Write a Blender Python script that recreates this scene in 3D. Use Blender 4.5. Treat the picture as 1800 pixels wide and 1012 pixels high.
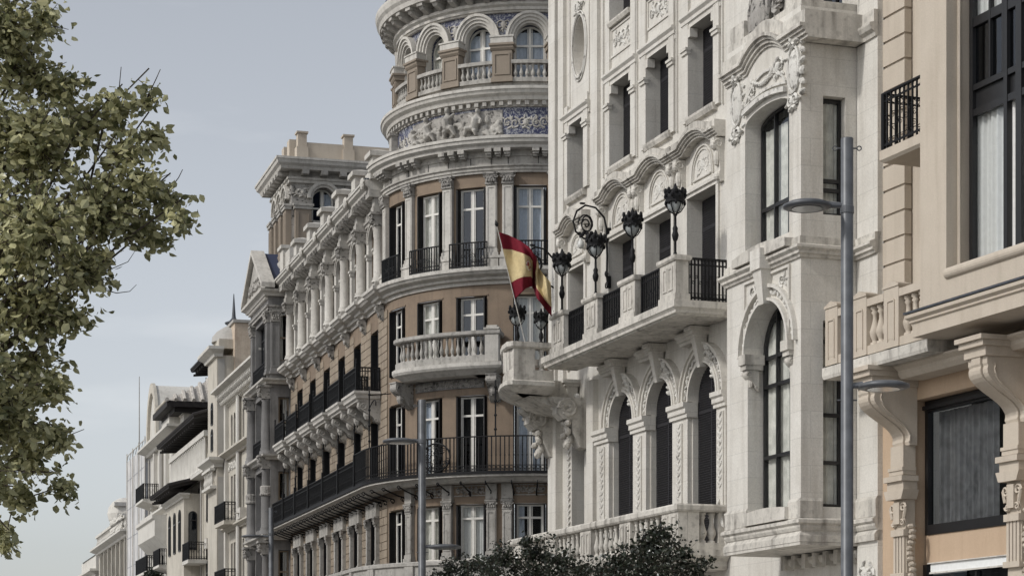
import bpy, math, random
from math import sin, cos, pi, radians, ceil, sqrt
from mathutils import Vector, Matrix
random.seed(7)
for o in list(bpy.data.objects): bpy.data.objects.remove(o)
scene = bpy.context.scene
COL = scene.collection

# ---------------------------------------------------------------- camera, sky, sun, exposure
cam_d = bpy.data.cameras.new('camera'); cam = bpy.data.objects.new('camera', cam_d); COL.objects.link(cam)
cam.location = (0, 0, 1.7); cam.rotation_euler = (radians(90), 0, 0)
cam_d.sensor_width = 36; cam_d.lens = 76.0; cam_d.shift_y = 0.405
cam_d.clip_start = 0.1; cam_d.clip_end = 3000
scene.camera = cam

SUN_EL, SUN_AZ = 38.0, -117.0            # azimuth from the view axis, negative = to the left
world = bpy.data.worlds.new('World'); scene.world = world; world.use_nodes = True
wn, wl = world.node_tree.nodes, world.node_tree.links
bg = wn['Background']; bg.inputs['Strength'].default_value = 0.112
sky = wn.new('ShaderNodeTexSky'); sky.sky_type = 'NISHITA'; sky.sun_disc = False
sky.sun_elevation = radians(SUN_EL); sky.sun_rotation = radians(SUN_AZ)
sky.air_density = 1.0; sky.dust_density = 2.5; sky.ozone_density = 1.0; sky.altitude = 600
hs = wn.new('ShaderNodeHueSaturation'); hs.inputs['Saturation'].default_value = 0.30; hs.inputs['Value'].default_value = 1.0
wl.new(sky.outputs['Color'], hs.inputs['Color']); 
# faint high cloud
tcw = wn.new('ShaderNodeTexCoord'); mpw = wn.new('ShaderNodeMapping'); mpw.inputs['Scale'].default_value = (3, 3, 14)
nzw = wn.new('ShaderNodeTexNoise'); nzw.inputs['Scale'].default_value = 2.2; nzw.inputs['Detail'].default_value = 8
rpw = wn.new('ShaderNodeMapRange'); rpw.inputs[1].default_value = 0.56; rpw.inputs[2].default_value = 0.8
rpw.inputs[3].default_value = 0.0; rpw.inputs[4].default_value = 0.22
mxw = wn.new('ShaderNodeMixRGB'); mxw.inputs['Color2'].default_value = (7.2, 7.3, 7.3, 1)
wl.new(tcw.outputs['Generated'], mpw.inputs['Vector']); wl.new(mpw.outputs['Vector'], nzw.inputs['Vector'])
wl.new(nzw.outputs['Fac'], rpw.inputs[0]); wl.new(rpw.outputs[0], mxw.inputs['Fac'])
wl.new(hs.outputs['Color'], mxw.inputs['Color1']); wl.new(mxw.outputs['Color'], bg.inputs['Color'])

sun_d = bpy.data.lights.new('sun', 'SUN'); sun = bpy.data.objects.new('sun', sun_d); COL.objects.link(sun)
sun_d.energy = 1.5; sun_d.angle = radians(5); sun_d.color = (1.0, 0.975, 0.935)
_e, _a = radians(SUN_EL), radians(SUN_AZ)
sdir = Vector((sin(_a) * cos(_e), cos(_a) * cos(_e), sin(_e)))
sun.rotation_euler = sdir.to_track_quat('Z', 'Y').to_euler(); sun.location = (0, 0, 60)
vs = scene.view_settings
vs.view_transform = 'Standard'; vs.look = 'None'; vs.gamma = 1.0; vs.exposure = 0.38; vs.use_curve_mapping = False
scene.render.engine = 'CYCLES'
scene.cycles.max_bounces = 6; scene.cycles.transparent_max_bounces = 10

# ---------------------------------------------------------------- materials
def lin(*c): return tuple(((v / 12.92) if v <= .04045 else ((v + .055) / 1.055) ** 2.4) for v in c)
def mat_base(name):
    m = bpy.data.materials.new(name); m.use_nodes = True
    return m, m.node_tree.nodes, m.node_tree.links, m.node_tree.nodes['Principled BSDF']
def stone(name, col, dark=None, var=.5, streak=.35, fine=30, bump=.25, rough=.85, pits=0.0, joints=None):
    m, n, l, b = mat_base(name)
    dark = dark or tuple(c * .62 for c in col)
    g = n.new('ShaderNodeNewGeometry')
    nz = n.new('ShaderNodeTexNoise'); nz.inputs['Scale'].default_value = .9; nz.inputs['Detail'].default_value = 7; nz.inputs['Roughness'].default_value = .65
    l.new(g.outputs['Position'], nz.inputs['Vector'])
    mr = n.new('ShaderNodeMapRange'); mr.inputs[1].default_value = .38; mr.inputs[2].default_value = .78; mr.inputs[4].default_value = var
    l.new(nz.outputs['Fac'], mr.inputs[0])
    mp = n.new('ShaderNodeMapping'); mp.inputs['Scale'].default_value = (3.2, 3.2, .28); l.new(g.outputs['Position'], mp.inputs['Vector'])
    n2 = n.new('ShaderNodeTexNoise'); n2.inputs['Scale'].default_value = 1.6; n2.inputs['Detail'].default_value = 5
    l.new(mp.outputs['Vector'], n2.inputs['Vector'])
    m2 = n.new('ShaderNodeMapRange'); m2.inputs[1].default_value = .5; m2.inputs[2].default_value = .78; m2.inputs[4].default_value = streak
    l.new(n2.outputs['Fac'], m2.inputs[0])
    n3 = n.new('ShaderNodeTexNoise'); n3.inputs['Scale'].default_value = fine; n3.inputs['Detail'].default_value = 6; n3.inputs['Roughness'].default_value = .7
    l.new(g.outputs['Position'], n3.inputs['Vector'])
    m3 = n.new('ShaderNodeMapRange'); m3.inputs[1].default_value = .3; m3.inputs[2].default_value = .7; m3.inputs[3].default_value = .86; m3.inputs[4].default_value = 1.12
    l.new(n3.outputs['Fac'], m3.inputs[0])
    ad = n.new('ShaderNodeMath'); ad.operation = 'ADD'; ad.use_clamp = True; l.new(mr.outputs[0], ad.inputs[0]); l.new(m2.outputs[0], ad.inputs[1])
    mx = n.new('ShaderNodeMixRGB'); mx.inputs['Color1'].default_value = (*col, 1); mx.inputs['Color2'].default_value = (*dark, 1); l.new(ad.outputs[0], mx.inputs['Fac'])
    mu = n.new('ShaderNodeMixRGB'); mu.blend_type = 'MULTIPLY'; mu.inputs['Fac'].default_value = 1
    l.new(mx.outputs[0], mu.inputs['Color1']); l.new(m3.outputs[0], mu.inputs['Color2'])
    last = mu.outputs[0]
    if pits:                                            # scattered soot patches
        n4 = n.new('ShaderNodeTexNoise'); n4.inputs['Scale'].default_value = 7.5; n4.inputs['Detail'].default_value = 5; n4.inputs['Roughness'].default_value = .6; l.new(g.outputs['Position'], n4.inputs['Vector'])
        m4 = n.new('ShaderNodeMapRange'); m4.inputs[1].default_value = .54; m4.inputs[2].default_value = .64; m4.inputs[4].default_value = pits; l.new(n4.outputs['Fac'], m4.inputs[0])
        x4 = n.new('ShaderNodeMixRGB'); x4.inputs['Color2'].default_value = (dark[0] * .42, dark[1] * .42, dark[2] * .42, 1); l.new(last, x4.inputs['Color1']); l.new(m4.outputs[0], x4.inputs['Fac']); last = x4.outputs[0]
    if joints:                                          # faint ashlar joints and block to block tone
        tc = n.new('ShaderNodeTexCoord'); sx = n.new('ShaderNodeSeparateXYZ'); cx = n.new('ShaderNodeCombineXYZ'); a1 = n.new('ShaderNodeMath'); l.new(tc.outputs['Object'], sx.inputs[0])
        l.new(sx.outputs['X'], a1.inputs[0]); l.new(sx.outputs['Y'], a1.inputs[1]); l.new(a1.outputs[0], cx.inputs['X']); l.new(sx.outputs['Z'], cx.inputs['Y'])
        bk = n.new('ShaderNodeTexBrick'); bk.inputs['Scale'].default_value = 1; bk.inputs['Brick Width'].default_value = joints[0]; bk.inputs['Row Height'].default_value = joints[1]; bk.inputs['Mortar Size'].default_value = .006
        bk.inputs['Color1'].default_value = (1, 1, 1, 1); bk.inputs['Color2'].default_value = (.955, .95, .94, 1); bk.inputs['Mortar'].default_value = (joints[2],) * 3 + (1,); bk.inputs['Mortar Smooth'].default_value = .2; l.new(cx.outputs[0], bk.inputs['Vector'])
        x5 = n.new('ShaderNodeMixRGB'); x5.blend_type = 'MULTIPLY'; x5.inputs['Fac'].default_value = 1; l.new(last, x5.inputs['Color1']); l.new(bk.outputs['Color'], x5.inputs['Color2']); last = x5.outputs[0]
    l.new(last, b.inputs['Base Color'])
    bp = n.new('ShaderNodeBump'); bp.inputs['Strength'].default_value = bump; bp.inputs['Distance'].default_value = .02
    l.new(n3.outputs['Fac'], bp.inputs['Height']); l.new(bp.outputs['Normal'], b.inputs['Normal'])
    b.inputs['Roughness'].default_value = rough; b.inputs['Specular IOR Level'].default_value = .25
    return m
def plain(name, col, rough=.5, metal=0, spec=.5, noise=.15, scale=12):
    m, n, l, b = mat_base(name)
    g = n.new('ShaderNodeNewGeometry'); nz = n.new('ShaderNodeTexNoise'); nz.inputs['Scale'].default_value = scale; nz.inputs['Detail'].default_value = 4
    l.new(g.outputs['Position'], nz.inputs['Vector'])
    mr = n.new('ShaderNodeMapRange'); mr.inputs[1].default_value = .3; mr.inputs[2].default_value = .7; mr.inputs[3].default_value = 1 - noise; mr.inputs[4].default_value = 1 + noise
    l.new(nz.outputs['Fac'], mr.inputs[0])
    mu = n.new('ShaderNodeMixRGB'); mu.blend_type = 'MULTIPLY'; mu.inputs['Fac'].default_value = 1; mu.inputs['Color1'].default_value = (*col, 1)
    l.new(mr.outputs[0], mu.inputs['Color2']); l.new(mu.outputs[0], b.inputs['Base Color'])
    b.inputs['Roughness'].default_value = rough; b.inputs['Metallic'].default_value = metal; b.inputs['Specular IOR Level'].default_value = spec
    return m
def glass_mat(name, tint, refl=1.0):
    m, n, l, b = mat_base(name); n.remove(b); out = n['Material Output']
    tr = n.new('ShaderNodeBsdfTransparent'); tr.inputs['Color'].default_value = (*tint, 1)
    gl = n.new('ShaderNodeBsdfGlossy'); gl.inputs['Roughness'].default_value = .015; gl.inputs['Color'].default_value = (.92, .95, 1, 1)
    lw = n.new('ShaderNodeLayerWeight'); lw.inputs['Blend'].default_value = .5
    fr = n.new('ShaderNodeMath'); fr.operation = 'POWER'; fr.inputs[1].default_value = 4.5; l.new(lw.outputs['Facing'], fr.inputs[0])
    nz = n.new('ShaderNodeTexNoise'); nz.inputs['Scale'].default_value = 1.1; g = n.new('ShaderNodeNewGeometry'); l.new(g.outputs['Position'], nz.inputs['Vector'])
    bp = n.new('ShaderNodeBump'); bp.inputs['Strength'].default_value = .06; bp.inputs['Distance'].default_value = .05; l.new(nz.outputs['Fac'], bp.inputs['Height'])
    l.new(bp.outputs['Normal'], gl.inputs['Normal'])
    mm = n.new('ShaderNodeMath'); mm.operation = 'MULTIPLY_ADD'; mm.inputs[1].default_value = refl * .7; mm.inputs[2].default_value = .035 * refl; mm.use_clamp = True
    l.new(fr.outputs[0], mm.inputs[0])
    mx = n.new('ShaderNodeMixShader'); l.new(mm.outputs[0], mx.inputs['Fac']); l.new(tr.outputs[0], mx.inputs[1]); l.new(gl.outputs[0], mx.inputs[2]); l.new(mx.outputs[0], out.inputs['Surface'])
    return m
M = {}
M['cream'] = stone('cream limestone', (.64, .617, .57), (.42, .39, .345), var=.5, streak=.5, joints=(1.1, .52, .80))
M['cream_carved'] = stone('sooty cream carving', (.63, .615, .575), (.38, .355, .32), var=.5, streak=.4, pits=.85)
M['cream_trim'] = stone('weathered cream limestone', (.60, .57, .515), (.19, .175, .155), var=.55, streak=.75, pits=.3)
M['grey'] = stone('grey carved stone', (.46, .44, .405), (.15, .14, .125), var=.6, streak=.55, pits=.35)
M['greylight'] = stone('pale cornice stone', (.58, .555, .51), (.24, .225, .20), var=.45, streak=.5, pits=.2)
M['carved'] = stone('soot stained carving', (.40, .38, .35), (.11, .105, .10), var=.6, streak=.5, fine=14, pits=.9)
M['soot'] = stone('grey stone with soot and painted shade', (.24, .233, .226), (.08, .078, .076), var=.7, streak=.6)  # soot, plus the shade of the pavilion's camera-facing sides put into the colour
M['brown'] = stone('brown rendered wall', (.26, .20, .147), (.15, .115, .088), var=.75, streak=.5, fine=45, bump=.4)
M['ochre'] = stone('ochre sandstone block', (.34, .28, .215), (.17, .14, .108), var=.7, streak=.45, fine=45, bump=.5)
M['pier'] = stone('brown sandstone pier', (.28, .235, .188), (.17, .145, .12), var=.4, streak=.3)
M['dcream'] = stone('cream render', (.50, .44, .365), (.35, .295, .235), var=.35, streak=.4, fine=60)
M['peach'] = stone('peach render', (.48, .36, .255), (.33, .24, .165), var=.4, streak=.25, fine=60)
M['farcream'] = stone('far cream stucco', (.52, .485, .42), (.28, .255, .215), var=.5, streak=.55)
M['farwhite'] = stone('far white stucco', (.59, .57, .525), (.34, .32, .29), var=.45, streak=.5)
M['fargrey'] = stone('far grey stucco', (.40, .385, .36), (.24, .23, .21), var=.4, streak=.4)
M['plaster'] = stone('patched party wall plaster', (.58, .50, .40), (.40, .31, .24), var=.9, streak=.5, fine=9, bump=.6)
M['iron'] = plain('black wrought iron', (.009, .009, .010), .6, 0, .22)
M['shutter'] = plain('black painted shutter', (.010, .010, .011), .55, 0, .3)
M['blind'] = plain('dark slatted blind', (.022, .021, .024), .5, 0, .4)
M['white'] = plain('off white window paint', (.70, .68, .63), .5, 0, .4, .06)
M['steel'] = plain('black steel window', (.012, .012, .013), .4, 0, .5)
M['dark'] = plain('painted room shade', (.012, .012, .014), .9, 0, .1)  # near-black backing behind windows, room darkness painted as colour
M['glass'] = glass_mat('window glass', (.88, .89, .89), .7)
M['glassd'] = glass_mat('dark window glass', (.35, .38, .42), 1.4)
M['curtain'] = plain('white curtain cloth', (.80, .79, .77), .9, 0, .1, .05)
M['curtainb'] = plain('blue grey curtain cloth', (.62, .67, .76), .9, 0, .1, .08)
M['curtaing'] = plain('grey voile curtain', (.82, .79, .72), .9, 0, .1, .2, 5)
M['slate'] = plain('blue slate', (.035, .045, .085), .6, 0, .4, .3, 30)
M['lead'] = plain('dark zinc roof', (.05, .055, .065), .5, 0, .4, .3, 8)
M['tiledark'] = plain('dark clay tile with painted eave shade', (.022, .019, .018), .7, 0, .3, .3)  # near-black, the shade beneath the eaves is put into this colour
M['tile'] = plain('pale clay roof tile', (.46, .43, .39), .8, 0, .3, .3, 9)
M['pole'] = plain('grey painted steel pole', (.105, .11, .118), .42, .1, .4, .22, 5)
M['lampglass'] = plain('frosted lamp glass', (.34, .36, .36), .12, 0, .6, .1)
M['bulb'] = plain('clear pearl bulb', (.55, .55, .52), .1, 0, .7, .05)
M['sheet'] = plain('white scaffold sheeting', (.50, .495, .485), .8, 0, .2, .14, 1.3)
M['sheetg'] = plain('grey scaffold netting', (.30, .31, .34), .85, 0, .2, .15, 3)
M['asphalt'] = stone('asphalt', (.085, .085, .088), (.055, .055, .057), fine=60)
M['paving'] = stone('pale granite paving', (.48, .465, .44), (.35, .34, .325), fine=20)
M['bark'] = stone('grey brown bark', (.10, .082, .065), (.045, .038, .03), fine=25, bump=.8)
M['red'] = plain('red flag cloth', (.14, .012, .022), .85, 0, .15, .1)
M['yellow'] = plain('yellow flag cloth', (.53, .43, .24), .85, 0, .15, .1)
M['curtaind'] = plain('dark voile curtain', (.15, .15, .155), .9, 0, .1, .3, 6)
M['crest'] = plain('crest print', (.24, .03, .03), .85, 0, .15, .3)
M['signwhite'] = plain('white shop fascia', (.74, .75, .74), .3, 0, .5, .05)  # flat white finish for the fascia and window display
def mosaic():
    m, n, l, b = mat_base('blue and white glazed tile')
    g = n.new('ShaderNodeNewGeometry')
    w = n.new('ShaderNodeTexNoise'); w.inputs['Scale'].default_value = 6.5; w.inputs['Detail'].default_value = 2; w.inputs['Distortion'].default_value = 2.4
    l.new(g.outputs['Position'], w.inputs['Vector'])
    r = n.new('ShaderNodeValToRGB'); r.color_ramp.interpolation = 'LINEAR'
    e = r.color_ramp.elements; e[0].position = .47; e[0].color = (.020, .024, .075, 1); e[1].position = .6; e[1].color = (.30, .305, .32, 1)
    l.new(w.outputs['Fac'], r.inputs['Fac']); l.new(r.outputs['Color'], b.inputs['Base Color']); b.inputs['Roughness'].default_value = .3
    return m
M['mosaic'] = mosaic()
def leaf_mat(name, top, under, trans):
    m, n, l, b = mat_base(name)
    g = n.new('ShaderNodeNewGeometry')
    r = n.new('ShaderNodeValToRGB'); e = r.color_ramp.elements
    e[0].position = .05; e[0].color = (*under, 1); e[1].position = .9; e[1].color = (*top, 1)
    l.new(g.outputs['Random Per Island'], r.inputs['Fac']); l.new(r.outputs['Color'], b.inputs['Base Color'])
    b.inputs['Roughness'].default_value = .3; b.inputs['Specular IOR Level'].default_value = .5
    t = n.new('ShaderNodeBsdfTranslucent'); l.new(r.outputs['Color'], t.inputs['Color'])
    mx = n.new('ShaderNodeMixShader'); mx.inputs['Fac'].default_value = trans
    l.new(b.outputs[0], mx.inputs[1]); l.new(t.outputs[0], mx.inputs[2]); l.new(mx.outputs[0], n['Material Output'].inputs['Surface'])
    return m
M['leaf'] = leaf_mat('olive green leaf', (.66, .63, .36), (.15, .16, .075), .38)
M['leafd'] = leaf_mat('dark evergreen leaf', (.030, .038, .022), (.010, .014, .009), .08)

# ---------------------------------------------------------------- mesh toolkit
# local facade frame: x runs along the wall towards the camera, d is outward from the wall, z is up
def flat(x, d, z): return (x, -d, z)
flat.rz = lambda x: 0.0
class MB:
    def __init__(s): s.v = []; s.f = []
    def add(s, vs, fs):
        o = len(s.v); s.v += vs; s.f += [tuple(i + o for i in q) for q in fs]; return s
    def box(s, x0, x1, d0, d1, z0, z1, step=None):
        n = max(1, ceil((x1 - x0) / step)) if step else 1
        vs = []; fs = []
        for i in range(n + 1):
            x = x0 + (x1 - x0) * i / n
            vs += [(x, d0, z0), (x, d1, z0), (x, d1, z1), (x, d0, z1)]
            if i:
                a = 4 * (i - 1); b = 4 * i
                for k in range(4): fs.append((a + k, b + k, b + (k + 1) % 4, a + (k + 1) % 4))
        fs.append((3, 2, 1, 0)); b = 4 * n; fs.append((b, b + 1, b + 2, b + 3))
        return s.add(vs, fs)
    def prof(s, pts, x0, x1, step=None):           # closed (d,z) profile extruded along x
        n = max(1, ceil((x1 - x0) / step)) if step else 1; k = len(pts); vs = []; fs = []
        for i in range(n + 1):
            x = x0 + (x1 - x0) * i / n; vs += [(x, d, z) for d, z in pts]
            if i:
                a = k * (i - 1); b = k * i
                for j in range(k): fs.append((a + j, b + j, b + (j + 1) % k, a + (j + 1) % k))
        fs.append(tuple(range(k - 1, -1, -1))); fs.append(tuple(range(k * n, k * n + k)))
        return s.add(vs, fs)
    def poly(s, pts, d0, d1):                       # closed (x,z) outline extruded in d
        k = len(pts); vs = [(x, d0, z) for x, z in pts] + [(x, d1, z) for x, z in pts]
        fs = [(i, (i + 1) % k, k + (i + 1) % k, k + i) for i in range(k)]
        fs += [tuple(range(k - 1, -1, -1)), tuple(range(k, 2 * k))]
        return s.add(vs, fs)
    def band(s, lo, hi, d0, d1):                    # strip between two (x,z) curves, extruded in d
        n = len(lo); vs = []; fs = []
        for (a, b), (c, e) in zip(lo, hi): vs += [(a, d0, b), (a, d1, b), (c, d1, e), (c, d0, e)]
        for i in range(n - 1):
            a = 4 * i; b = a + 4
            for k in range(4): fs.append((a + k, b + k, b + (k + 1) % 4, a + (k + 1) % 4))
        b = 4 * (n - 1); fs += [(3, 2, 1, 0), (b, b + 1, b + 2, b + 3)]
        return s.add(vs, fs)
    def arc(s, cx, cz, r0, r1, a0, a1, d0, d1, n=16):
        A = [radians(a0 + (a1 - a0) * i / n) for i in range(n + 1)]
        return s.band([(cx + r0 * cos(a), cz + r0 * sin(a)) for a in A], [(cx + r1 * cos(a), cz + r1 * sin(a)) for a in A], d0, d1)
    def sweep(s, pr, path, step=None):              # (offset,z) profile along a plan path of (x,d), mitred
        if step:
            q = []
            for a, b in zip(path[:-1], path[1:]):
                n = max(1, ceil(math.hypot(b[0] - a[0], b[1] - a[1]) / step))
                q += [(a[0] + (b[0] - a[0]) * i / n, a[1] + (b[1] - a[1]) * i / n) for i in range(n)]
            path = q + [path[-1]]
        k = len(pr); n = len(path); vs = []; fs = []
        def nrm(a, b):
            t = (b[0] - a[0], b[1] - a[1]); L = math.hypot(*t) or 1; return (-t[1] / L, t[0] / L)
        for i, p in enumerate(path):
            ns = []
            if i: ns.append(nrm(path[i - 1], p))
            if i < n - 1: ns.append(nrm(p, path[i + 1]))
            if len(ns) == 2:
                mx, my = ns[0][0] + ns[1][0], ns[0][1] + ns[1][1]; q = mx * mx + my * my or 1; mx, my = 2 * mx / q, 2 * my / q
            else: mx, my = ns[0]
            vs += [(p[0] + mx * o, p[1] + my * o, z) for o, z in pr]
            if i:
                a = k * (i - 1); b = k * i
                for j in range(k): fs.append((a + j, b + j, b + (j + 1) % k, a + (j + 1) % k))
        fs.append(tuple(range(k - 1, -1, -1))); fs.append(tuple(range(k * (n - 1), k * n)))
        return s.add(vs, fs)
    def lathe(s, pr, x=0, d=0, z=0, n=10, sq=0):
        k = len(pr); vs = []; fs = []
        for i in range(n):
            a = 2 * pi * i / n
            vs += [(x + r * cos(a), d + r * sin(a), z + h) for r, h in pr]
        for i in range(n):
            a = k * i; b = k * ((i + 1) % n)
            for j in range(k - 1): fs.append((a + j, b + j, b + j + 1, a + j + 1))
        fs.append(tuple(k * i for i in range(n))); fs.append(tuple(k * i + k - 1 for i in range(n)))
        return s.add(vs, fs)
    def tube(s, pts, r, n=5):
        P = [Vector(p) for p in pts]; m = len(P); R = r if isinstance(r, (list, tuple)) else [r] * m
        vs = []; fs = []; up = Vector((.31, .2, .93))
        for i in range(m):
            t = (P[min(i + 1, m - 1)] - P[max(i - 1, 0)]).normalized()
            u = t.cross(up)
            if u.length < .05: u = t.cross(Vector((1, 0, 0)))
            u.normalize(); w = t.cross(u)
            for j in range(n):
                a = 2 * pi * j / n; vs.append(tuple(P[i] + u * (R[i] * cos(a)) + w * (R[i] * sin(a))))
            if i:
                a = n * (i - 1); b = n * i
                for j in range(n): fs.append((a + j, b + j, b + (j + 1) % n, a + (j + 1) % n))
        fs.append(tuple(range(n))); fs.append(tuple(range(n * (m - 1), n * m)))
        return s.add(vs, fs)
    def ball(s, x, d, z, rx, rd, rz, n=8, m=5, tilt=0):
        vs = [(0, 0, -1)]; fs = []
        for i in range(1, m):
            b = -pi / 2 + pi * i / m
            vs += [(cos(b) * cos(2 * pi * j / n), cos(b) * sin(2 * pi * j / n), sin(b)) for j in range(n)]
        vs.append((0, 0, 1)); top = len(vs) - 1
        for j in range(n):
            fs.append((0, 1 + (j + 1) % n, 1 + j)); fs.append((top, 1 + (m - 2) * n + j, 1 + (m - 2) * n + (j + 1) % n))
            for i in range(m - 2): fs.append((1 + i * n + j, 1 + i * n + (j + 1) % n, 1 + (i + 1) * n + (j + 1) % n, 1 + (i + 1) * n + j))
        ct, st = cos(tilt), sin(tilt); q = []
        for a, b, c in vs:
            a *= rx; b *= rd; c *= rz; q.append((x + a * ct - c * st, d + b, z + a * st + c * ct))
        return s.add(q, fs)
    def spiral(s, x, d, z, r, turns=1.4, th=.02, a0=0, hand=1, n=14, k=4):
        pts = []
        for i in range(n + 1):
            t = i / n; a = a0 + hand * turns * 2 * pi * t; q = r * (1 - .82 * t)
            pts.append((x + q * cos(a), d, z + q * sin(a)))
        return s.tube(pts, [th * (1 - .35 * i / n) for i in range(n + 1)], k)
    def relief(s, x0, x1, z0, z1, d, seed=0, dens=1.0, dep=.035, sym=True):
        """carved scrolls, leaves and rosettes filling a panel"""
        rr = random.Random(seed); cx = (x0 + x1) / 2; h = z1 - z0; w = (x1 - x0)
        r = min(h * .42, .22); n = max(1, int(w / 2 / (r * 1.7) * dens))
        half = w / 2 if sym else w
        rows = max(1, int(h / (2.2 * r)))
        for row in range(rows):
            zc = z0 + h * (row + .5) / rows
            for i in range(n):
                xo = half * (i + .5) / n
                for sg in ((1, -1) if sym else (1,)):
                    X = cx + sg * xo if sym else x0 + xo
                    s.spiral(X, d, zc + rr.uniform(-.1, .1) * r, r * rr.uniform(.8, 1.0), 1.5, dep, (pi / 2 if i % 2 else -pi / 2), sg * (1 if i % 2 else -1), 12)
                    for k in range(3):
                        a = rr.uniform(0, 2 * pi)
                        s.ball(X + cos(a) * r * 1.15, d, zc + sin(a) * r * .95, r * .42, dep, r * .16, 6, 4, a + rr.uniform(-.6, .6))
            if sym: s.ball(cx, d, zc, r * .5, dep * 1.6, r * .6, 8, 5)
        return s
    def leafstrip(s, x, z0, z1, w, d, step=.13):
        z = z0; i = 0
        while z < z1:
            s.ball(x + (w * .28 if i % 2 else -w * .28), d, z, w * .5, .022, .032, 6, 4, .7 if i % 2 else -.7); z += step * .6; i += 1
        return s
def mesh_of(mb, name, mp=flat):
    me = bpy.data.meshes.new(name); me.from_pydata([mp(*p) for p in mb.v], [], mb.f); me.validate(); me.update(); return me
def ob(name, mb, mat, parent=None, loc=(0, 0, 0), rz=0, mp=flat, kind=None, smooth=False, label=None):
    me = mb if isinstance(mb, bpy.types.Mesh) else mesh_of(mb, name, mp)
    if not me.materials: me.materials.append(M[mat] if isinstance(mat, str) else mat)
    if smooth:
        for p in me.polygons: p.use_smooth = True
    o = bpy.data.objects.new(name, me); COL.objects.link(o); o.location = loc; o.rotation_euler = (0, 0, rz)
    if parent: o.parent = parent
    if kind: o['kind'] = kind
    if label: o['label'] = label
    return o
def thing(name, label, cat, loc=(0, 0, 0), rz=0, group=None):
    o = bpy.data.objects.new(name, None); COL.objects.link(o); o.empty_display_size = .3
    o.location = loc; o.rotation_euler = (0, 0, rz); o['label'] = label; o['category'] = cat
    if group: o['group'] = group
    return o
def tag(o, label, cat, group=None):
    o['label'] = label; o['category'] = cat
    if group: o['group'] = group
    return o
CACHE = {}
def cached(key, fn):
    if key not in CACHE: CACHE[key] = fn()
    return CACHE[key]
def put(name, key, fn, mat, parent, x, d, z, mp=flat, smooth=False, extra=0):
    me = cached((key, mat), lambda: mesh_of(fn(), name))
    return ob(name, me, mat, parent, mp(x, d, z), mp.rz(x) + extra, smooth=smooth)
def frame(name, label, cat, P, beta):
    return thing(name, label, cat, (P[0], P[1], 0), radians(beta - 90))
def to_world(fr, p):
    b = fr.rotation_euler[2]; return (fr.location[0] + p[0] * cos(b) - p[1] * sin(b), fr.location[1] + p[0] * sin(b) + p[1] * cos(b), p[2])
def side_map(x0, dfront):                            # a wall facing the camera end (+x): u runs from the front corner inwards
    def f(u, d, z): return (x0 + d, -(dfront - u), z)
    f.rz = lambda u: pi / 2
    return f
def curve_top(o):
    """opening = (xa, xb, za, zb, kind); returns samples (x, z_low, z_high)"""
    xa, xb, za, zb, kind = o; n = 14; c = (xa + xb) / 2; r = (xb - xa) / 2; out = []
    for i in range(n + 1):
        a = pi - pi * i / n; x = c + r * cos(a)
        if kind == 'arch': out.append((x, za, zb - r + r * sin(a)))
        elif kind == 'seg': out.append((x, za, zb - r * .22 + r * .22 * sin(a)))
        elif kind == 'oval': h = (zb - za) / 2; out.append((x, za + h - h * sin(a), za + h + h * sin(a)))
        else: out.append((x, za, zb))
    if kind == 'rect': out = [(xa, za, zb), (xb, za, zb)]
    return out
def wall(x0, x1, z0, z1, ops, d=0., depth=.4, step=None):
    """a wall sheet with real openings and reveals"""
    m = MB(); xs = {x0, x1}
    for o in ops: xs |= {o[0], o[1]}
    if step:
        n = ceil((x1 - x0) / step); xs |= {x0 + (x1 - x0) * i / n for i in range(n + 1)}
    xs = sorted(xs)
    for a, b in zip(xs[:-1], xs[1:]):
        if b - a < 1e-6: continue
        c = (a + b) / 2; cov = sorted((o[2], o[3]) for o in ops if o[0] < c < o[1]); z = z0
        for lo, hi in cov + [(z1, z1)]:
            if lo > z + 1e-6: m.add([(a, d, z), (b, d, z), (b, d, lo), (a, d, lo)], [(0, 1, 2, 3)])
            z = max(z, hi)
    for o in ops:
        S = curve_top(o); xa, xb, za, zb, kind = o
        for (p, l0, h0), (q, l1, h1) in zip(S[:-1], S[1:]):
            if kind in ('arch', 'seg', 'oval'): m.add([(p, d, h0), (q, d, h1), (q, d, zb), (p, d, zb)], [(0, 1, 2, 3)])
            if kind == 'oval': m.add([(p, d, za), (q, d, za), (q, d, l1), (p, d, l0)], [(0, 1, 2, 3)])
            m.add([(p, d, h0), (q, d, h1), (q, d - depth, h1), (p, d - depth, h0)], [(0, 1, 2, 3)])
            m.add([(p, d, l0), (q, d, l1), (q, d - depth, l1), (p, d - depth, l0)], [(0, 1, 2, 3)])
        for x, lo, hi in (S[0], S[-1]):
            if hi > lo + 1e-4: m.add([(x, d, lo), (x, d, hi), (x, d - depth, hi), (x, d - depth, lo)], [(0, 1, 2, 3)])
    return m

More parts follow.
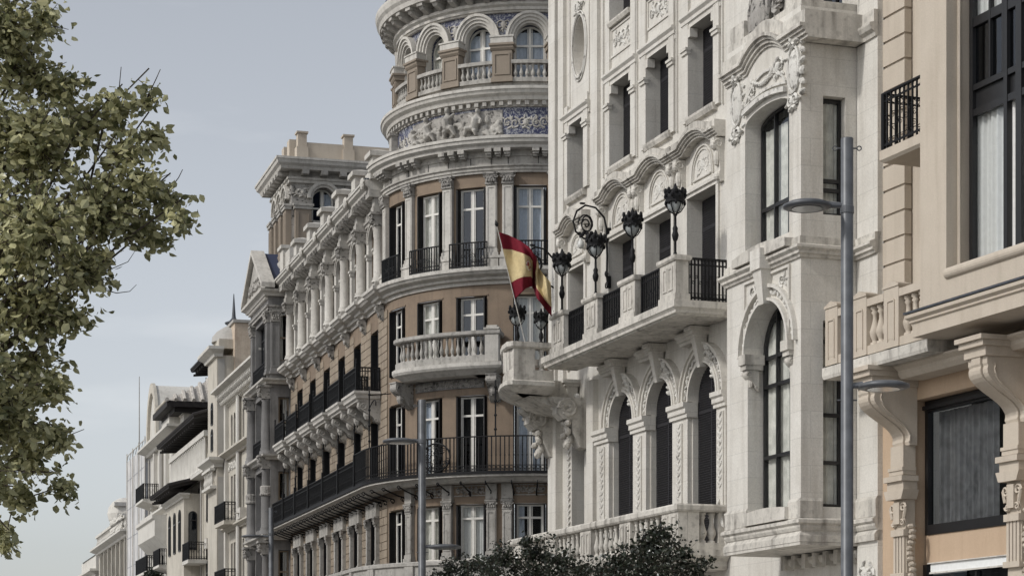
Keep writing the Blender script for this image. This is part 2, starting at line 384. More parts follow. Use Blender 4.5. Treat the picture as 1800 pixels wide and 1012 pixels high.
# ---------------------------------------------------------------- shared building pieces
BAL = [(.075, 0), (.075, .06), (.045, .08), (.05, .12), (.085, .24), (.09, .32), (.06, .46), (.04, .58), (.04, .70), (.065, .76), (.045, .80), (.075, .84), (.075, .90)]
def baluster(parent, mat, x, d, z, h, mp=flat, fat=1.0):
    put('baluster', ('bal', round(h, 2), round(fat, 2)), lambda: MB().lathe([(r * fat * (h / .7) ** .5, q * h / .9) for r, q in BAL], n=8), mat, parent, x, d, z, mp, smooth=True)
def console_mb(w, h, p):
    """scrolled bracket: S profile in (d,z), top at z=0"""
    pts = [(0, 0), (p, 0), (p, -.10 * h)]
    for i in range(1, 13):
        t = i / 12; pts.append((p * (1 - t) ** .8 * (.92 + .18 * sin(t * 2 * pi)) + .08 * p, -h * (.1 + .86 * t)))
    pts += [(0, -h)]
    m = MB().prof(pts, -w / 2, w / 2)
    for sx in (-1, 1):
        m.lathe([(0, -.02), (.19 * h, -.02), (.19 * h, .02), (0, .02)], n=10) if False else None
        for r0, cz, cd in ((.17 * h, -.24 * h, p * .78), (.10 * h, -.85 * h, p * .2)):
            pp = []
            for i in range(13):
                t = i / 12; a = 2.6 * pi * t; q = r0 * (1 - .8 * t); pp.append((sx * (w / 2 + .004), cd + q * cos(a), cz + q * sin(a)))
            m.tube(pp, .13 * r0 + .006, 4)
    m.ball(0, p * .55, -.55 * h, w * .42, p * .22, h * .3, 8, 5)
    m.box(-w / 2 - .02, w / 2 + .02, 0, p + .03, 0, .05 * h)
    return m
def console(parent, mat, x, d, z, w, h, p, mp=flat, name='console'):
    return put(name, ('con', w, h, p), lambda: console_mb(w, h, p), mat, parent, x, d, z, mp)
def capital_mb(w, h, p):
    m = MB().box(-w / 2, w / 2, 0, p, 0, h * .16).box(-w * .62, w * .62, 0, p * 1.35, h * .84, h)
    m.prof([(0, h * .16), (p, h * .16), (p * 1.2, h * .84), (0, h * .84)], -w * .46, w * .46)
    for sx in (-1, 1): m.spiral(sx * w * .46, p * 1.22, h * .66, h * .2, 1.4, h * .055, 0, -sx, 10)
    for r, zz in ((4, .3), (3, .5)):
        for i in range(r):
            m.ball(-w * .4 + w * .8 * (i + .5) / r, p * 1.1, h * zz, w * .11, p * .25, h * .15, 6, 4)
    return m
def capital(parent, mat, x, d, z, w, h, p, mp=flat): return put('capital', ('cap', w, h, p), lambda: capital_mb(w, h, p), mat, parent, x, d, z, mp)
def pilaster(parent, mat, x, d, z0, z1, w, p, mp=flat, panel=True):
    """shaft with a sunk panel, base and moulded foot"""
    h = z1 - z0
    def mk():
        m = MB().box(-w / 2, w / 2, 0, p, .25, h)
        m.box(-w / 2 - .03, w / 2 + .03, 0, p + .03, .12, .25).box(-w / 2 - .06, w / 2 + .06, 0, p + .06, 0, .12)
        if panel:
            e = w * .2
            for a, b in ((-w / 2 + .03, -w / 2 + e), (w / 2 - e, w / 2 - .03)): m.box(a, b, p, p + .022, .3, h - .05)
            m.box(-w / 2 + e, w / 2 - e, p, p + .022, .3, .36); m.box(-w / 2 + e, w / 2 - e, p, p + .022, h - .11, h - .05)
        return m
    return put('pilaster', ('pil', w, round(h, 3), p, panel), mk, mat, parent, x, d, z0, mp)
def rail_mb(L, h, seed=0, scroll=True, gap=.12, bar=.015):
    m = MB().box(-L / 2, L / 2, -.025, .025, h - .035, h).box(-L / 2, L / 2, -.015, .015, .05, .08).box(-L / 2, L / 2, -.012, .012, h - .17, h - .15)
    n = max(2, round(L / gap))
    for i in range(n + 1):
        x = -L / 2 + L * i / n; e = (i in (0, n)); r = bar * (2 if e else 1)
        m.box(x - r, x + r, -r, r, 0, h)
        if not e and scroll:
            m.ball(x, 0, h * .35, .022, .022, .04, 6, 4); m.ball(x, 0, .12, .03, .015, .03, 6, 4)
        if i < n and scroll:
            xc = x + L / n / 2; r2 = L / n * .42
            m.tube([(xc + r2 * cos(a * pi / 4), 0, h - .095 + .05 * sin(a * pi / 4)) for a in range(9)], .008, 4)
            m.tube([(xc + r2 * cos(a * pi / 4), 0, .125 + .045 * sin(a * pi / 4)) for a in range(9)], .008, 4)
            if i % 2 == 0: m.spiral(xc, .004, h * .55, r2 * 1.3, 1.3, .009, 0, 1, 9)
            else: m.spiral(xc, .004, h * .42, r2 * 1.3, 1.3, .009, pi, -1, 9)
    return m
def railing(parent, x0, x1, d, z, h, mp=flat, scroll=True, extra=0, **k):
    L = round(x1 - x0, 2)
    return put('iron_railing', ('rail', L, h, scroll, tuple(sorted(k.items()))), lambda: rail_mb(L, h, 0, scroll, **k), 'iron', parent, (x0 + x1) / 2, d, z, mp, extra=extra)
def curve_rail(parent, x0, x1, d, z, h, mp, gap=.13):
    m = MB().box(x0, x1, d - .03, d + .03, z + h - .04, z + h, .3).box(x0, x1, d - .015, d + .015, z + .05, z + .08, .3).box(x0, x1, d - .012, d + .012, z + .2, z + .215, .3)
    n = round((x1 - x0) / gap)
    for i in range(n + 1):
        x = x0 + (x1 - x0) * i / n
        m.box(x - .016, x + .016, d - .016, d + .016, z, z + h)
        m.ball(x, d, z + h * .45, .025, .025, .05, 6, 4); m.ball(x, d, z + h * .72, .02, .02, .04, 6, 4)
        if i < n:
            xc = x + gap / 2; m.tube([(xc + .05 * cos(a * pi / 4), d, z + .14 + .05 * sin(a * pi / 4)) for a in range(9)], .009, 4)
    return ob('iron_railing', m, 'iron', parent, mp=mp)
def outline(w, h, arch, n=12):
    if not arch: return [(-w / 2, 0), (w / 2, 0), (w / 2, h), (-w / 2, h)]
    r = w / 2; k = r if arch == 'arch' else r * .22
    return [(-r, 0), (r, 0)] + [(r * cos(pi * i / n), h - k + k * sin(pi * i / n)) for i in range(n + 1)]
def window(parent, x, d, z, w, h, style='casement', mp=flat, arch=None, curtain=None, transom=.76, shutters=False, rd=.3, cols=2, rows=None, frame_mat=None, glass=None):
    """window (frame) with its panes, curtain or blind and shutters as children"""
    fm = frame_mat or {'casement': 'white', 'steel': 'steel', 'blind': 'blind', 'dark': 'steel'}[style]
    t = .055 if style != 'steel' else .05
    rows = rows or [transom]
    key = ('win', style, round(w, 2), round(h, 2), arch, tuple(rows), cols, fm)
    def frm():
        m = MB(); o = outline(w, h, arch); c0 = (0, h * .5)
        inn = [(px * (1 - 2 * t / w), t + (pz) * (1 - 2 * t / h)) for px, pz in o]
        k = len(o)
        for i in range(k):
            a, b = o[i], o[(i + 1) % k]; c, e = inn[(i + 1) % k], inn[i]
            m.poly([a, b, c, e], -.05, .03)
        def ztop(px):
            if not arch: return h - t
            r = w / 2 - t; kk = r if arch == 'arch' else r * .22
            return h - t - kk + kk * sqrt(max(0, 1 - (px / r) ** 2))
        for i in range(1, cols):
            px = -w / 2 + w * i / cols; ww = .045 if (style == 'casement') else .028
            m.box(px - ww, px + ww, -.045, .036, t, ztop(px))
        for q in rows:
            zz = q * h; hw = w / 2 - t
            if arch and zz > h - w / 2 and arch == 'arch': hw = sqrt(max(.01, (w / 2 - t) ** 2 - (zz - (h - w / 2)) ** 2))
            m.box(-hw, hw, -.042, .032, zz - .035, zz + .035)
        if style == 'casement':
            for sx in range(cols):                    # sash stiles
                xa = -w / 2 + w * sx / cols; xb = xa + w / cols
                for a in (xa + t + .012, xb - t - .03): m.box(a, a + .02, -.04, .028, t, min(ztop(a), ztop(a + .02)))
        return m
    f = ob('window', cached((key, fm), lambda: mesh_of(frm(), 'window')), fm, parent, mp(x, d, z), mp.rz(x))
    zs = [t] + [q * h for q in rows] + [h - t]
    for i in range(cols):
        xa = -w / 2 + w * i / cols + .02; xb = -w / 2 + w * (i + 1) / cols - .02
        for a, b in zip(zs[:-1], zs[1:]):
            if arch and b > h - w / 2:
                r = w / 2 - .03; kk = r if arch == 'arch' else r * .22; S = 8
                def tz(px): return h - .03 - kk + kk * sqrt(max(0, 1 - (px / r) ** 2))
                xa2, xb2 = max(xa, -r), min(xb, r)
                def mk(xa=xa2, xb=xb2, a=a, b=b):
                    X = [xa + (xb - xa) * j / S for j in range(S + 1)]
                    return MB().band([(q, min(a, tz(q))) for q in X], [(q, max(min(b, tz(q)), min(a, tz(q)) + .002)) for q in X], -.012, -.006)
            else:
                def mk(xa=xa, xb=xb, a=a, b=b): return MB().box(xa, xb, -.012, -.006, a, b)
            gm = glass or ('glass' if curtain else 'glassd')
            ob('pane', cached((key, 'pane', i, a, gm), lambda: mesh_of(mk(), 'pane')), gm, f)
    if style == 'blind':
        def slats():
            m = MB(); q = 0.02
            while q < h - .03:
                m.prof([(.012, q), (.035, q + .035), (.03, q + .045), (.004, q + .012)], -w / 2 + .03, w / 2 - .03); q += .055
            return m
        ob('roller_blind', cached((key, 'sl'), lambda: mesh_of(slats(), 'roller_blind')), 'blind', f)
    if curtain:
        def cur():
            m = MB(); n = max(10, int(w / .05)); zt = h - .05 - (w * .12 if arch else 0)
            X = [-w / 2 + .03 + (w - .06) * i / n for i in range(n + 1)]
            rr = random.Random(int(w * 1000 + h * 77 + abs(x) * 313)); ph = [rr.uniform(-.4, .4) for _ in X]
            vs = []; fs = []
            var = rr.choice((0, 0, 1, 2, 3)) if style == 'casement' else 0
            if var: X = X[:int(n * (.5 if var == 1 else .3)) + 1] if var != 2 else X[int(n * .55):]
            for i, px in enumerate(X):
                dd = -.085 + .025 * sin(i * 1.9 + ph[i]); vs += [(px, dd, .03), (px, dd + .012 * sin(i * 1.3), zt)]
                if i: fs.append((2 * i - 2, 2 * i, 2 * i + 1, 2 * i - 1))
            return m.add(vs, fs)
        cs = curtain if isinstance(curtain, str) else 'curtain'
        ob('curtain', cached((key, 'cur', cs, round(x, 1)), lambda: mesh_of(cur(), 'curtain')), cs, f)
    ob('room_shade_panel', cached((key, 'int'), lambda: mesh_of(MB().box(-w / 2 - .05, w / 2 + .05, -.5, -.45, -.05, h + .05).box(-w / 2 - .05, -w / 2 - .02, -.45, -.05, 0, h).box(w / 2 + .02, w / 2 + .05, -.45, -.05, 0, h), 'room_shade_panel')), 'dark', f)
    if shutters:
        def shu():
            m = MB().box(-.022, .022, 0, rd, .02, h - .02); q = .15
            while q < h - .15:
                m.box(-.03, .03, .04, rd - .04, q, q + .02); q += .05
            return m
        for sx in (-1, 1):
            s = ob('shutter', cached((key, 'sh', rd), lambda: mesh_of(shu(), 'shutter')), 'shutter', f); s.location = (sx * (w / 2 + .045), -.04, 0)
    return f
# ---------------------------------------------------------------- ground
def sheet(name, x0, x1, y0, y1, z, mat, thick=0):
    m = MB().box(x0, x1, -y1, -y0, z - .3, z); o = ob(name, m, mat); o['kind'] = 'structure'; return o
def strip(name, P, beta, d0, d1, xa, xb, z, mat):
    o = ob(name, MB().box(xa, xb, d0, d1, z - .3, z), mat, None, (P[0], P[1], 0), radians(beta - 90)); o['kind'] = 'structure'; return o
sheet('ground', -900, 900, -300, 1600, -.03, 'paving')
sheet('road', -60, 60, -60, 420, 0.0, 'asphalt')
strip('pavement', (0.55, 60), 18.2, .0, 6.2, -140, 75, .14, 'paving')
strip('kerb', (0.55, 60), 18.2, 6.2, 6.45, -140, 75, .16, 'grey')
strip('pavement_opposite', (-24.6, 10), 18.2, -5, 6, -160, 60, .14, 'paving')

# ---------------------------------------------------------------- cream building with the lanterns
PC, BC = (6.74, 41.66), 19.1
C = frame('cream_palace', 'cream stone building with lantern-topped balcony, carved arches and projecting bay', 'building', PC, BC)
BX = [-7.45, -9.95, -12.3]; AX = [-7.25, -9.7, -12.1]
ops = []
for c in BX: ops += [(c - .69, c + .69, 15.02, 17.08, 'rect'), (c - .69, c + .69, 18.6, 20.9, 'rect'), (c - .79, c + .79, 10.42, 13.2, 'rect')]
for c in AX: ops.append((c - .76, c + .76, 5.06, 9.32, 'arch'))
FX = -15.4
ops += [(FX - .58, FX + .58, 14.92, 16.82, 'rect'), (FX - .55, FX + .55, 10.42, 13.0, 'rect'), (FX - .42, FX + .5, 5.06, 9.28, 'arch')]
ops += [(-15.68, -14.78, 17.97, 19.47, 'oval')]
ops += [(-2.6, -.8, 15.1, 17.6, 'rect')]
# arch axis and window axis differ a little, so split the sheet in two heights
lowops = [o for o in ops if o[3] < 10]; upops = [o for o in ops if o[3] >= 10]
cw = ob('wall', wall(-17.15, .85, 0, 9.95, lowops, 0, .45), 'cream', C)
ob('wall', wall(-17.15, .85, 9.95, 22.5, upops, 0, .45), 'cream', C)
ob('side_wall', MB().box(-17.15, -17.0, -14, -.01, 0, 22.5), 'cream', C)
ob('roof', MB().box(-17.15, .85, -14, -.3, 22.3, 22.6), 'lead', C)
# windows: dark blinds deep in the reveals
for c in BX:
    window(C, c, -.34, 15.04, 1.36, 2.02, 'blind'); window(C, c, -.34, 18.62, 1.36, 2.26, 'blind'); window(C, c, -.36, 10.44, 1.56, 2.74, 'blind')
for c in AX: window(C, c, -.16, 5.08, 1.5, 4.22, 'blind', arch='arch')
window(C, FX, -.4, 14.94, 1.14, 1.86, 'blind'); window(C, FX, -.4, 10.44, 1.08, 2.54, 'blind'); window(C, FX + .04, -.4, 5.08, .9, 4.18, 'blind', arch='arch')
ov = MB(); ov.poly([(-15.23 + .45 * cos(a * pi / 12), 18.72 + .75 * sin(a * pi / 12)) for a in range(24)], -.41, -.38)
ob('oval_window', ov, M['cream_trim'], C)
m = MB()
for a0, r, dd, th in ((0, 1.08, .03, .03), (0, 1.2, .02, .025)):
    m.tube([(-15.23 + .45 * r * cos(a * pi / 16), dd, 18.72 + .75 * r * sin(a * pi / 16)) for a in range(33)], th, 5)
for a in range(3, 22): m.ball(-15.23 - .51 * abs(cos(a * pi / 24 + pi / 2)) - .0, .02, 18.72 + .85 * cos(a * pi / 24), .045, .03, .05, 6, 4, a)
m.relief(-15.45, -15.0, 19.5, 19.95, .05, 3, 1.2)
ob('oval_surround', m, 'cream_carved', C)
m = MB()                                               # thin panel frame round the oval
for a, b, z0, z1 in ((-15.95, -15.9, 17.3, 20.4), (-14.55, -14.5, 17.3, 20.4)): m.box(a, b, 0, .03, z0, z1)
m.box(-15.9, -14.55, 0, .03, 20.35, 20.4)
ob('panel_moulding', m, 'cream', C)
# raised window surrounds, string courses and impost bands of the upper floors
for c, w in [(b, .69) for b in BX] + [(FX, .58)]:
    m = MB(); 
    for sx in (-1, 1):
        a, b = sorted((c + sx * w, c + sx * (w + .30)))
        m.box(a, b, 0, .07, 14.95, 17.35 if c == FX else 21.5)
        m.box(a - .02, b + .02, 0, .11, 16.50, 16.58); m.box(a - .03, b + .03, 0, .14, 16.58, 16.64)
        e = .12; a2, b2 = sorted((c + sx * (w - e), c + sx * w)); m.box(a2, b2, -.12, .069, 16.86 - (.25 if c == FX else 0), 17.06 - (.25 if c == FX else 0))
    ob('window_surround', m, 'cream', C)
    z = 17.08 if c != FX else 16.82
    m = MB().prof([(0, z), (.05, z), (.05, z + .1), (.09, z + .12), (.09, z + .2), (.15, z + .26), (.15, z + .31), (0, z + .31)], c - w - .36, c + w + .36)
    m.box(c - w - .05, c + w + .05, .0, .035, z + .34, z + .42)
    ob('lintel', m, 'cream', C)
    if c != FX:
        m = MB().box(c - w, c + w, 0, .03, 17.75, 17.8).box(c - w, c + w, 0, .03, 18.42, 18.47).box(c - w, c - w + .05, 0, .03, 17.8, 18.42).box(c + w - .05, c + w, 0, .03, 17.8, 18.42)
        ob('panel_moulding', m, 'cream', C)
        ob('carved_relief', MB().relief(c - w + .1, c + w - .1, 17.86, 18.36, .005, 5, 1.5, .03), 'cream_carved', C)
        ob('window_sill', MB().prof([(0, 18.5), (.1, 18.5), (.14, 18.58), (.14, 18.62), (-.3, 18.62), (-.3, 18.56), (0, 18.56)], c - w, c + w), 'cream_trim', C)
    zs = 15.0 if c != FX else 14.9
    ob('window_sill', MB().prof([(0, zs - .16), (.09, zs - .13), (.13, zs - .04), (.13, zs + .02), (-.36, zs + .02), (-.36, zs - .02), (0, zs - .02)], c - w - .04, c + w + .1), 'cream_trim', C)
# vertical recessed panel edges between the window columns
m = MB()
for x in (-14.15, -13.52, -11.3, -8.88, -6.36): m.box(x, x + .045, 0, .05, 14.9, 21.6)
ob('panel_moulding', m, 'cream', C)
m = MB()
for x0, x1, dd in ((-17.17, -16.68, .16), (-16.6, -16.2, .10), (-14.2, -13.75, .10)):
    m.box(x0, x1, 0, dd, 11.4 if x0 > -15 else 9.95, 22.0)
ob('corner_pilaster', m, 'cream', C)
# hoods over the balcony doors: flat ends, raised segmental centre
def hood(c, hw, z, rise, aw, p, lay):
    n = 26; X = [c - hw + 2 * hw * i / n for i in range(n + 1)]
    def zz(x):
        t = abs(x - c) / aw
        return z + (rise * cos(t * pi / 2) ** .8 if t < 1 else 0)
    m = MB()
    for lo, hi, dd in lay: m.band([(x, zz(x) + lo) for x in X], [(x, zz(x) + hi) for x in X], .0, p + dd)
    return m
for i, c in enumerate(BX + [FX]):
    w = .79 if c != FX else .56; hw = w + .42
    ob('hood', hood(c, hw, 14.16 if c != FX else 13.95, .22, w * .95, .2, ((0, .05, 0), (.05, .1, .05), (.1, .15, .1), (.15, .2, .15), (.2, .36, .07))), 'cream_trim', C)
    z0 = 13.2 if c != FX else 13.0
    m = MB().prof([(0, z0), (.06, z0), (.06, z0 + .07), (.11, z0 + .09), (.11, z0 + .16), (.05, z0 + .2), (.05, z0 + .26), (0, z0 + .26)], c - w - .12, c + w + .12)
    for sx in (-1, 1):
        a, b = sorted((c + sx * w, c + sx * (w + .13))); m.box(a, b, 0, .05, 10.42, z0)
    m.arc(c, z0 + .48, w * .70, w * .76, 0, 180, 0, .04).arc(c, z0 + .48, w * .60, w * .64, 0, 180, 0, .03)
    for sx in (-1, 1):
        a, b = sorted((c + sx * w * .70, c + sx * w * .78)); m.box(a, b, 0, .04, z0 + .3, z0 + .48)
        a, b = sorted((c + sx * w * .60, c + sx * w * .64)); m.box(a, b, 0, .03, z0 + .34, z0 + .48)
    m.box(c - w * .6, c + w * .6, 0, .05, z0 + .31, z0 + .35)
    ob('architrave', m, 'cream', C)
    ob('carved_relief', MB().relief(c - w * .5, c + w * .5, z0 + .38, z0 + .85, .0, 11, 1.3, .018), 'cream_carved', C)
    for sx in (-1, 1):
        put('scroll_bracket', ('hoodscroll',), lambda: (lambda q: (q.prof([(0, 0), (.26, 0), (.24, -.16), (.12, -.34), (.1, -.7), (.14, -.84), (.08, -.95), (0, -.95)], -.1, .1), q.tube([(s * .104, .15 + .11 * cos(t * .55) * (1 - t / 16), -.14 + .11 * sin(t * .55) * (1 - t / 16)) for s in (1,) for t in range(14)], .018, 4), q.ball(0, .2, -.14, .12, .1, .12, 8, 5), q.ball(0, .14, -.42, .09, .08, .2, 8, 5), q.ball(0, .12, -.82, .11, .08, .1, 8, 5), q)[-1])(MB()), 'cream', C, c + sx * (w + .26), 0, 14.14 if c != FX else 13.93)
# ---- upper balcony
BD = 1.4
def slab_prof(z0, z1, b=0):
    h = z1 - z0
    return [(-.9, z0), (-.12, z0), (-.10, z0 + .1 * h), (-.05, z0 + .12 * h), (-.04, z0 + .3 * h), (0, z0 + .45 * h), (.02, z0 + .5 * h), (.02, z1), (-.9, z1)]
m = MB().sweep([(o, z) for o, z in slab_prof(10.12, 10.42)], [(-14.25, .5), (-14.25, BD), (-5.82, BD), (-5.82, .02)])
m.box(-13.4, -6.7, .02, .55, 10.13, 10.41)
ob('balcony_slab', m, 'cream_trim', C)
ped = [(-6.78, -5.84), (-9.12, -8.14), (-11.42, -10.5), (-13.7, -12.8)]
for a, b in ped:
    def pk():
        m = MB().box(-.47, .47, -.36, 0, 0, .14).box(-.44, .44, -.33, -.03, .14, .86)
        m.prof([(-.36, .86), (0, .86), (.03, .90), (.03, .97), (-.39, .97), (-.39, .90)], -.50, .50)
        for q in (-.26, .04): m.box(q, q + .05, -.03, -.01, .24, .76).box(q + .19, q + .24, -.03, -.01, .24, .76).box(q + .05, q + .19, -.03, -.01, .71, .76).box(q + .05, q + .19, -.03, -.01, .24, .29)
        return m
    put('pedestal', ('cped',), pk, 'cream_trim', C, (a + b) / 2, BD - .02, 10.42)
for (a0, a1), (b0, b1) in zip(ped[1:], ped[:-1]): railing(C, a1 + .03, b0 - .03, BD - .2, 10.44, .9, gap=.11)
r = railing(C, -.5, .5, 0, 10.44, .94, gap=.085); r.location = (-5.98, -.52, 10.44); r.rotation_euler[2] = pi / 2
# far end of the balcony: swells out over a big scroll bracket
m = MB(); path = [(-17.35, .2), (-17.25, 1.2), (-16.8, 1.6), (-15.9, 1.95), (-15.2, 2.14), (-14.6, 2.22), (-14.4, 2.12), (-14.4, 1.0)]
m.sweep([(-1.0, 9.56), (-.25, 9.56), (-.06, 9.66), (0, 9.7), (.05, 9.74), (.05, 9.84), (-.06, 9.88), (-.06, 10.04), (-1.0, 10.04)], path)
m.box(-16.3, -15.3, .1, 1.2, 9.57, 10.03)
m.prof([(0, 9.2), (.6, 9.24), (1.1, 9.36), (1.5, 9.55), (0, 9.55)], -16.3, -14.9)
ob('balcony_slab', m, 'cream_trim', C)
m = MB().sweep([(-.3, 10.04), (-.07, 10.04), (-.07, 10.14), (-.3, 10.14)], path).sweep([(-.33, 10.68), (-.04, 10.68), (0, 10.72), (0, 10.84), (-.33, 10.84)], path)
ob('balustrade_rail', m, 'cream_trim', C)
ob('pedestal', MB().box(-15.3, -14.47, 1.5, 2.08, 10.14, 10.68), 'cream_trim', C)
ob('pedestal', MB().box(-17.2, -16.75, .9, 1.4, 10.14, 10.68), 'cream_trim', C)
for x in (-15.6, -15.95, -16.3): baluster(C, 'cream_trim', x, 1.86 + (x + 15.6) * .42, 10.14, .54)
for dd in (1.3, 1.05): baluster(C, 'cream_trim', -14.56, dd, 10.14, .54, fat=1.3)
def volute():
    q = MB()
    for sx in (-1, 1):
        for r, t in ((.26, .05), (.2, .04)):
            q.tube([(sx * .24, r * (1 - .8 * i / 20) * cos(i * .6) + .5, r * (1 - .8 * i / 20) * sin(i * .6) - .28) for i in range(21)], t, 5)
    q.prof([(0, 0), (.95, 0), (.9, -.1), (.74, -.2), (.76, -.4), (.6, -.56), (.4, -.52), (.34, -.9), (.15, -1.25), (0, -1.3)], -.22, .22)
    for i in range(14): rr = random.Random(i); q.ball(rr.uniform(-.2, .2), rr.uniform(.25, .5), -.55 - i * .05, .12, .1, .08, 6, 4, rr.uniform(0, 3))
    return q
put('scroll_console', ('vol',), volute, 'cream_trim', C, -14.75, .1, 9.5); put('scroll_console', ('vol',), volute, 'cream_trim', C, -16.95, .1, 9.5)
# ---- arcade below the balcony
for i, c in enumerate(AX + [FX + .04]):
    r = .76 if i < 3 else .46; zs = 9.32 - .76 if i < 3 else 9.28 - .46; k = 1 if i < 3 else .75
    m = MB().arc(c, zs, r, r + .07, 0, 180, 0, .14, 20).arc(c, zs, r + .07, r + .13, 0, 180, 0, .11, 20)
    m.arc(c, zs, r + .13, r + .33 * k, 0, 180, 0, .06, 20).arc(c, zs, r + .33 * k, r + .41 * k, 0, 180, 0, .13, 20).arc(c, zs, r + .41 * k, r + .46 * k, 0, 180, 0, .18, 20)
    ob('archivolt', m, 'cream', C)
    m = MB()
    for a in range(6, 175, 7):
        aa = radians(a); rr = r + .23 * k; m.ball(c + rr * cos(aa), .09, zs + rr * sin(aa), .085 * k, .04, .035, 6, 4, aa + (pi / 2 + .7 if (a // 7) % 2 else pi / 2 - .7))
    ob('carved_relief', m, 'cream_carved', C)
    # keystone leaning forward, with block and moulding over it
    m = MB(); zk = zs + r
    m.add([(c - .07, .05, zk - .08), (c + .07, .05, zk - .08), (c + .12, .05, zk + .62), (c - .12, .05, zk + .62), (c - .07, .2, zk - .1), (c + .07, .2, zk - .1), (c + .12, .36, zk + .62), (c - .12, .36, zk + .62)],
          [(0, 1, 5, 4), (1, 2, 6, 5), (2, 3, 7, 6), (3, 0, 4, 7), (4, 5, 6, 7), (0, 3, 2, 1)])
    m.box(c - .15, c + .15, 0, .42, zk + .62, zk + .7).box(c - .19, c + .19, 0, .48, zk + .7, min(zk + .79, 10.11))
    ob('keystone', m, 'cream', C)
    m = MB(); rr = random.Random(i)
    for q in range(14): t = q / 13; m.ball(c + .24 + .32 * t, .12 + .03 * sin(t * 6), zk + .35 - .72 * t * t + rr.uniform(-.05, .05), .085, .07, .045, 6, 4, rr.uniform(-1.2, .4))
    m.ball(c + .3, .13, zk + .36, .13, .07, .05, 8, 5, -.4)
    ob('carved_garland', m, 'cream_carved', C)
    if i < 3:
        m = MB().prof([(0, 9.82), (.22, 9.82), (.24, 9.88), (.3, 9.9), (.3, 9.96), (.36, 10.0), (.36, 10.06), (0, 10.06)], c - 1.0, c - .22)
        ob('string_course', m, 'cream', C)
piers = [(AX[0] + .76, -5.95), (AX[1] + .76, AX[0] - .76), (AX[2] + .76, AX[1] - .76), (-13.75, AX[2] - .76)]
for a, b in piers:
    c = (a + b) / 2; w = b - a
    m = MB().box(a + .03, b - .03, 0, .12, 5.06, 8.2)
    m.prof([(-.1, 8.2), (.17, 8.2), (.17, 8.28), (.21, 8.3), (.21, 8.4), (.26, 8.44), (.26, 8.54), (-.1, 8.54)], a - .04, b + .04)
    m.box(c - .17, c + .17, .12, .155, 5.3, 8.1)
    ob('pier', m, 'cream', C)
    m = MB().leafstrip(c, 6.4, 8.05, .2, .16); m.relief(c - .2, c + .2, 5.5, 6.2, .16, int(w * 100), 1)
    for q in range(5): m.ball(c + (q - 2) * .07, .18, 5.95 - abs(q - 2) * .1, .05, .05, .26, 6, 4, (q - 2) * .25)
    ob('carved_relief', m, 'cream_carved', C)
m = MB().box(-14.35, -13.9, 0, .16, 0, 9.9).box(-17.1, -16.5, 0, .2, 0, 9.9)
ob('pilaster', m, 'cream', C)
m = MB().leafstrip(FX - .6, 5.4, 8.8, .16, .03); ob('carved_relief', m, 'cream_carved', C)
# ---- lower balcony
LD = 1.25; lp = [(-17.3, .3), (-17.3, LD), (-6.0, LD), (-6.0, .02)]
m = MB().sweep([(-1.0, 4.62), (-.16, 4.62), (-.1, 4.7), (-.1, 4.8), (0, 4.88), (.04, 4.92), (.04, 5.05), (-1.0, 5.05)], lp).box(-16.4, -6.9, .02, .35, 4.63, 5.04)
m.sweep([(-.26, 5.05), (-.02, 5.05), (-.02, 5.2), (-.26, 5.2)], lp)
ob('balcony_slab', m, 'cream_trim', C)
ob('balustrade_rail', MB().sweep([(-.30, 5.87), (0, 5.87), (.03, 5.91), (.03, 6.0), (0, 6.04), (-.30, 6.04)], lp), 'cream_trim', C)
lped = [(-6.95, -6.04), (-9.45, -8.8), (-12.0, -11.3), (-14.5, -13.8), (-17.25, -16.4)]
for a, b in lped:
    m = MB().box(a, b, LD - .25, LD - .03, 5.2, 5.87); n = 2
    for q in range(n):
        xa = a + (b - a) * (q + .2) / n; xb = a + (b - a) * (q + .8) / n
        m.box(xa, xa + .04, LD - .03, LD - .01, 5.28, 5.8).box(xb - .04, xb, LD - .03, LD - .01, 5.28, 5.8).box(xa + .04, xb - .04, LD - .03, LD - .01, 5.76, 5.8).box(xa + .04, xb - .04, LD - .03, LD - .01, 5.28, 5.32)
    ob('pedestal', m, 'cream_trim', C)
ob('pedestal', MB().box(-6.28, -6.04, .72, LD - .255, 5.2, 5.87), 'cream_trim', C); ob('pedestal', MB().box(-6.28, -6.04, .03, .26, 5.2, 5.87), 'cream_trim', C)
for (a0, a1), (b0, b1) in zip(lped[1:], lped[:-1]):
    n = 6
    for i in range(n): baluster(C, 'cream_trim', a1 + (b0 - a1) * (i + .5) / n, LD - .14, 5.2, .67)
for dd in (.6, .38): baluster(C, 'cream_trim', -6.16, dd, 5.2, .67, fat=1.25)
# ---- projecting bay
D1 = 1.3; X0, X1 = -3.35, 0.0
fo = [(-2.48, -.5, 10.78, 13.5, 'seg'), (-2.36, -.46, 5.5, 9.6, 'arch')]
ob('bay_front', wall(X0, X1, 4.85, 15.0, fo, D1, .42), 'cream', C)
sm = side_map(X1, D1)
ob('bay_side', wall(0, D1, 4.85, 15.0, [(.47, .95, 11.05, 13.32, 'rect'), (.47, .95, 5.46, 9.02, 'rect')], 0, .22), 'cream', C, mp=sm)
ob('bay_side', MB().box(X0 - .02, X0, .01, D1 - .01, 4.85, 15.0), 'cream', C)
window(C, .71, -.2, 11.07, .46, 2.23, 'steel', sm, rows=[.22, .3], cols=1, curtain='curtaing'); window(C, .71, -.2, 5.48, .46, 3.52, 'steel', sm, rows=[.24, .5, .72, .9], cols=1, curtain='curtaing')
window(C, -1.49, D1 - .36, 10.8, 1.9, 2.68, 'steel', arch='seg', rows=[.3], cols=3, curtain='curtaing')
window(C, -1.41, D1 - .36, 5.52, 1.84, 4.06, 'steel', arch='arch', rows=[.27, .62, .76], cols=3, curtain='curtaing')
bp = [(X0, .05), (X0, D1), (X1, D1), (X1, .02)]
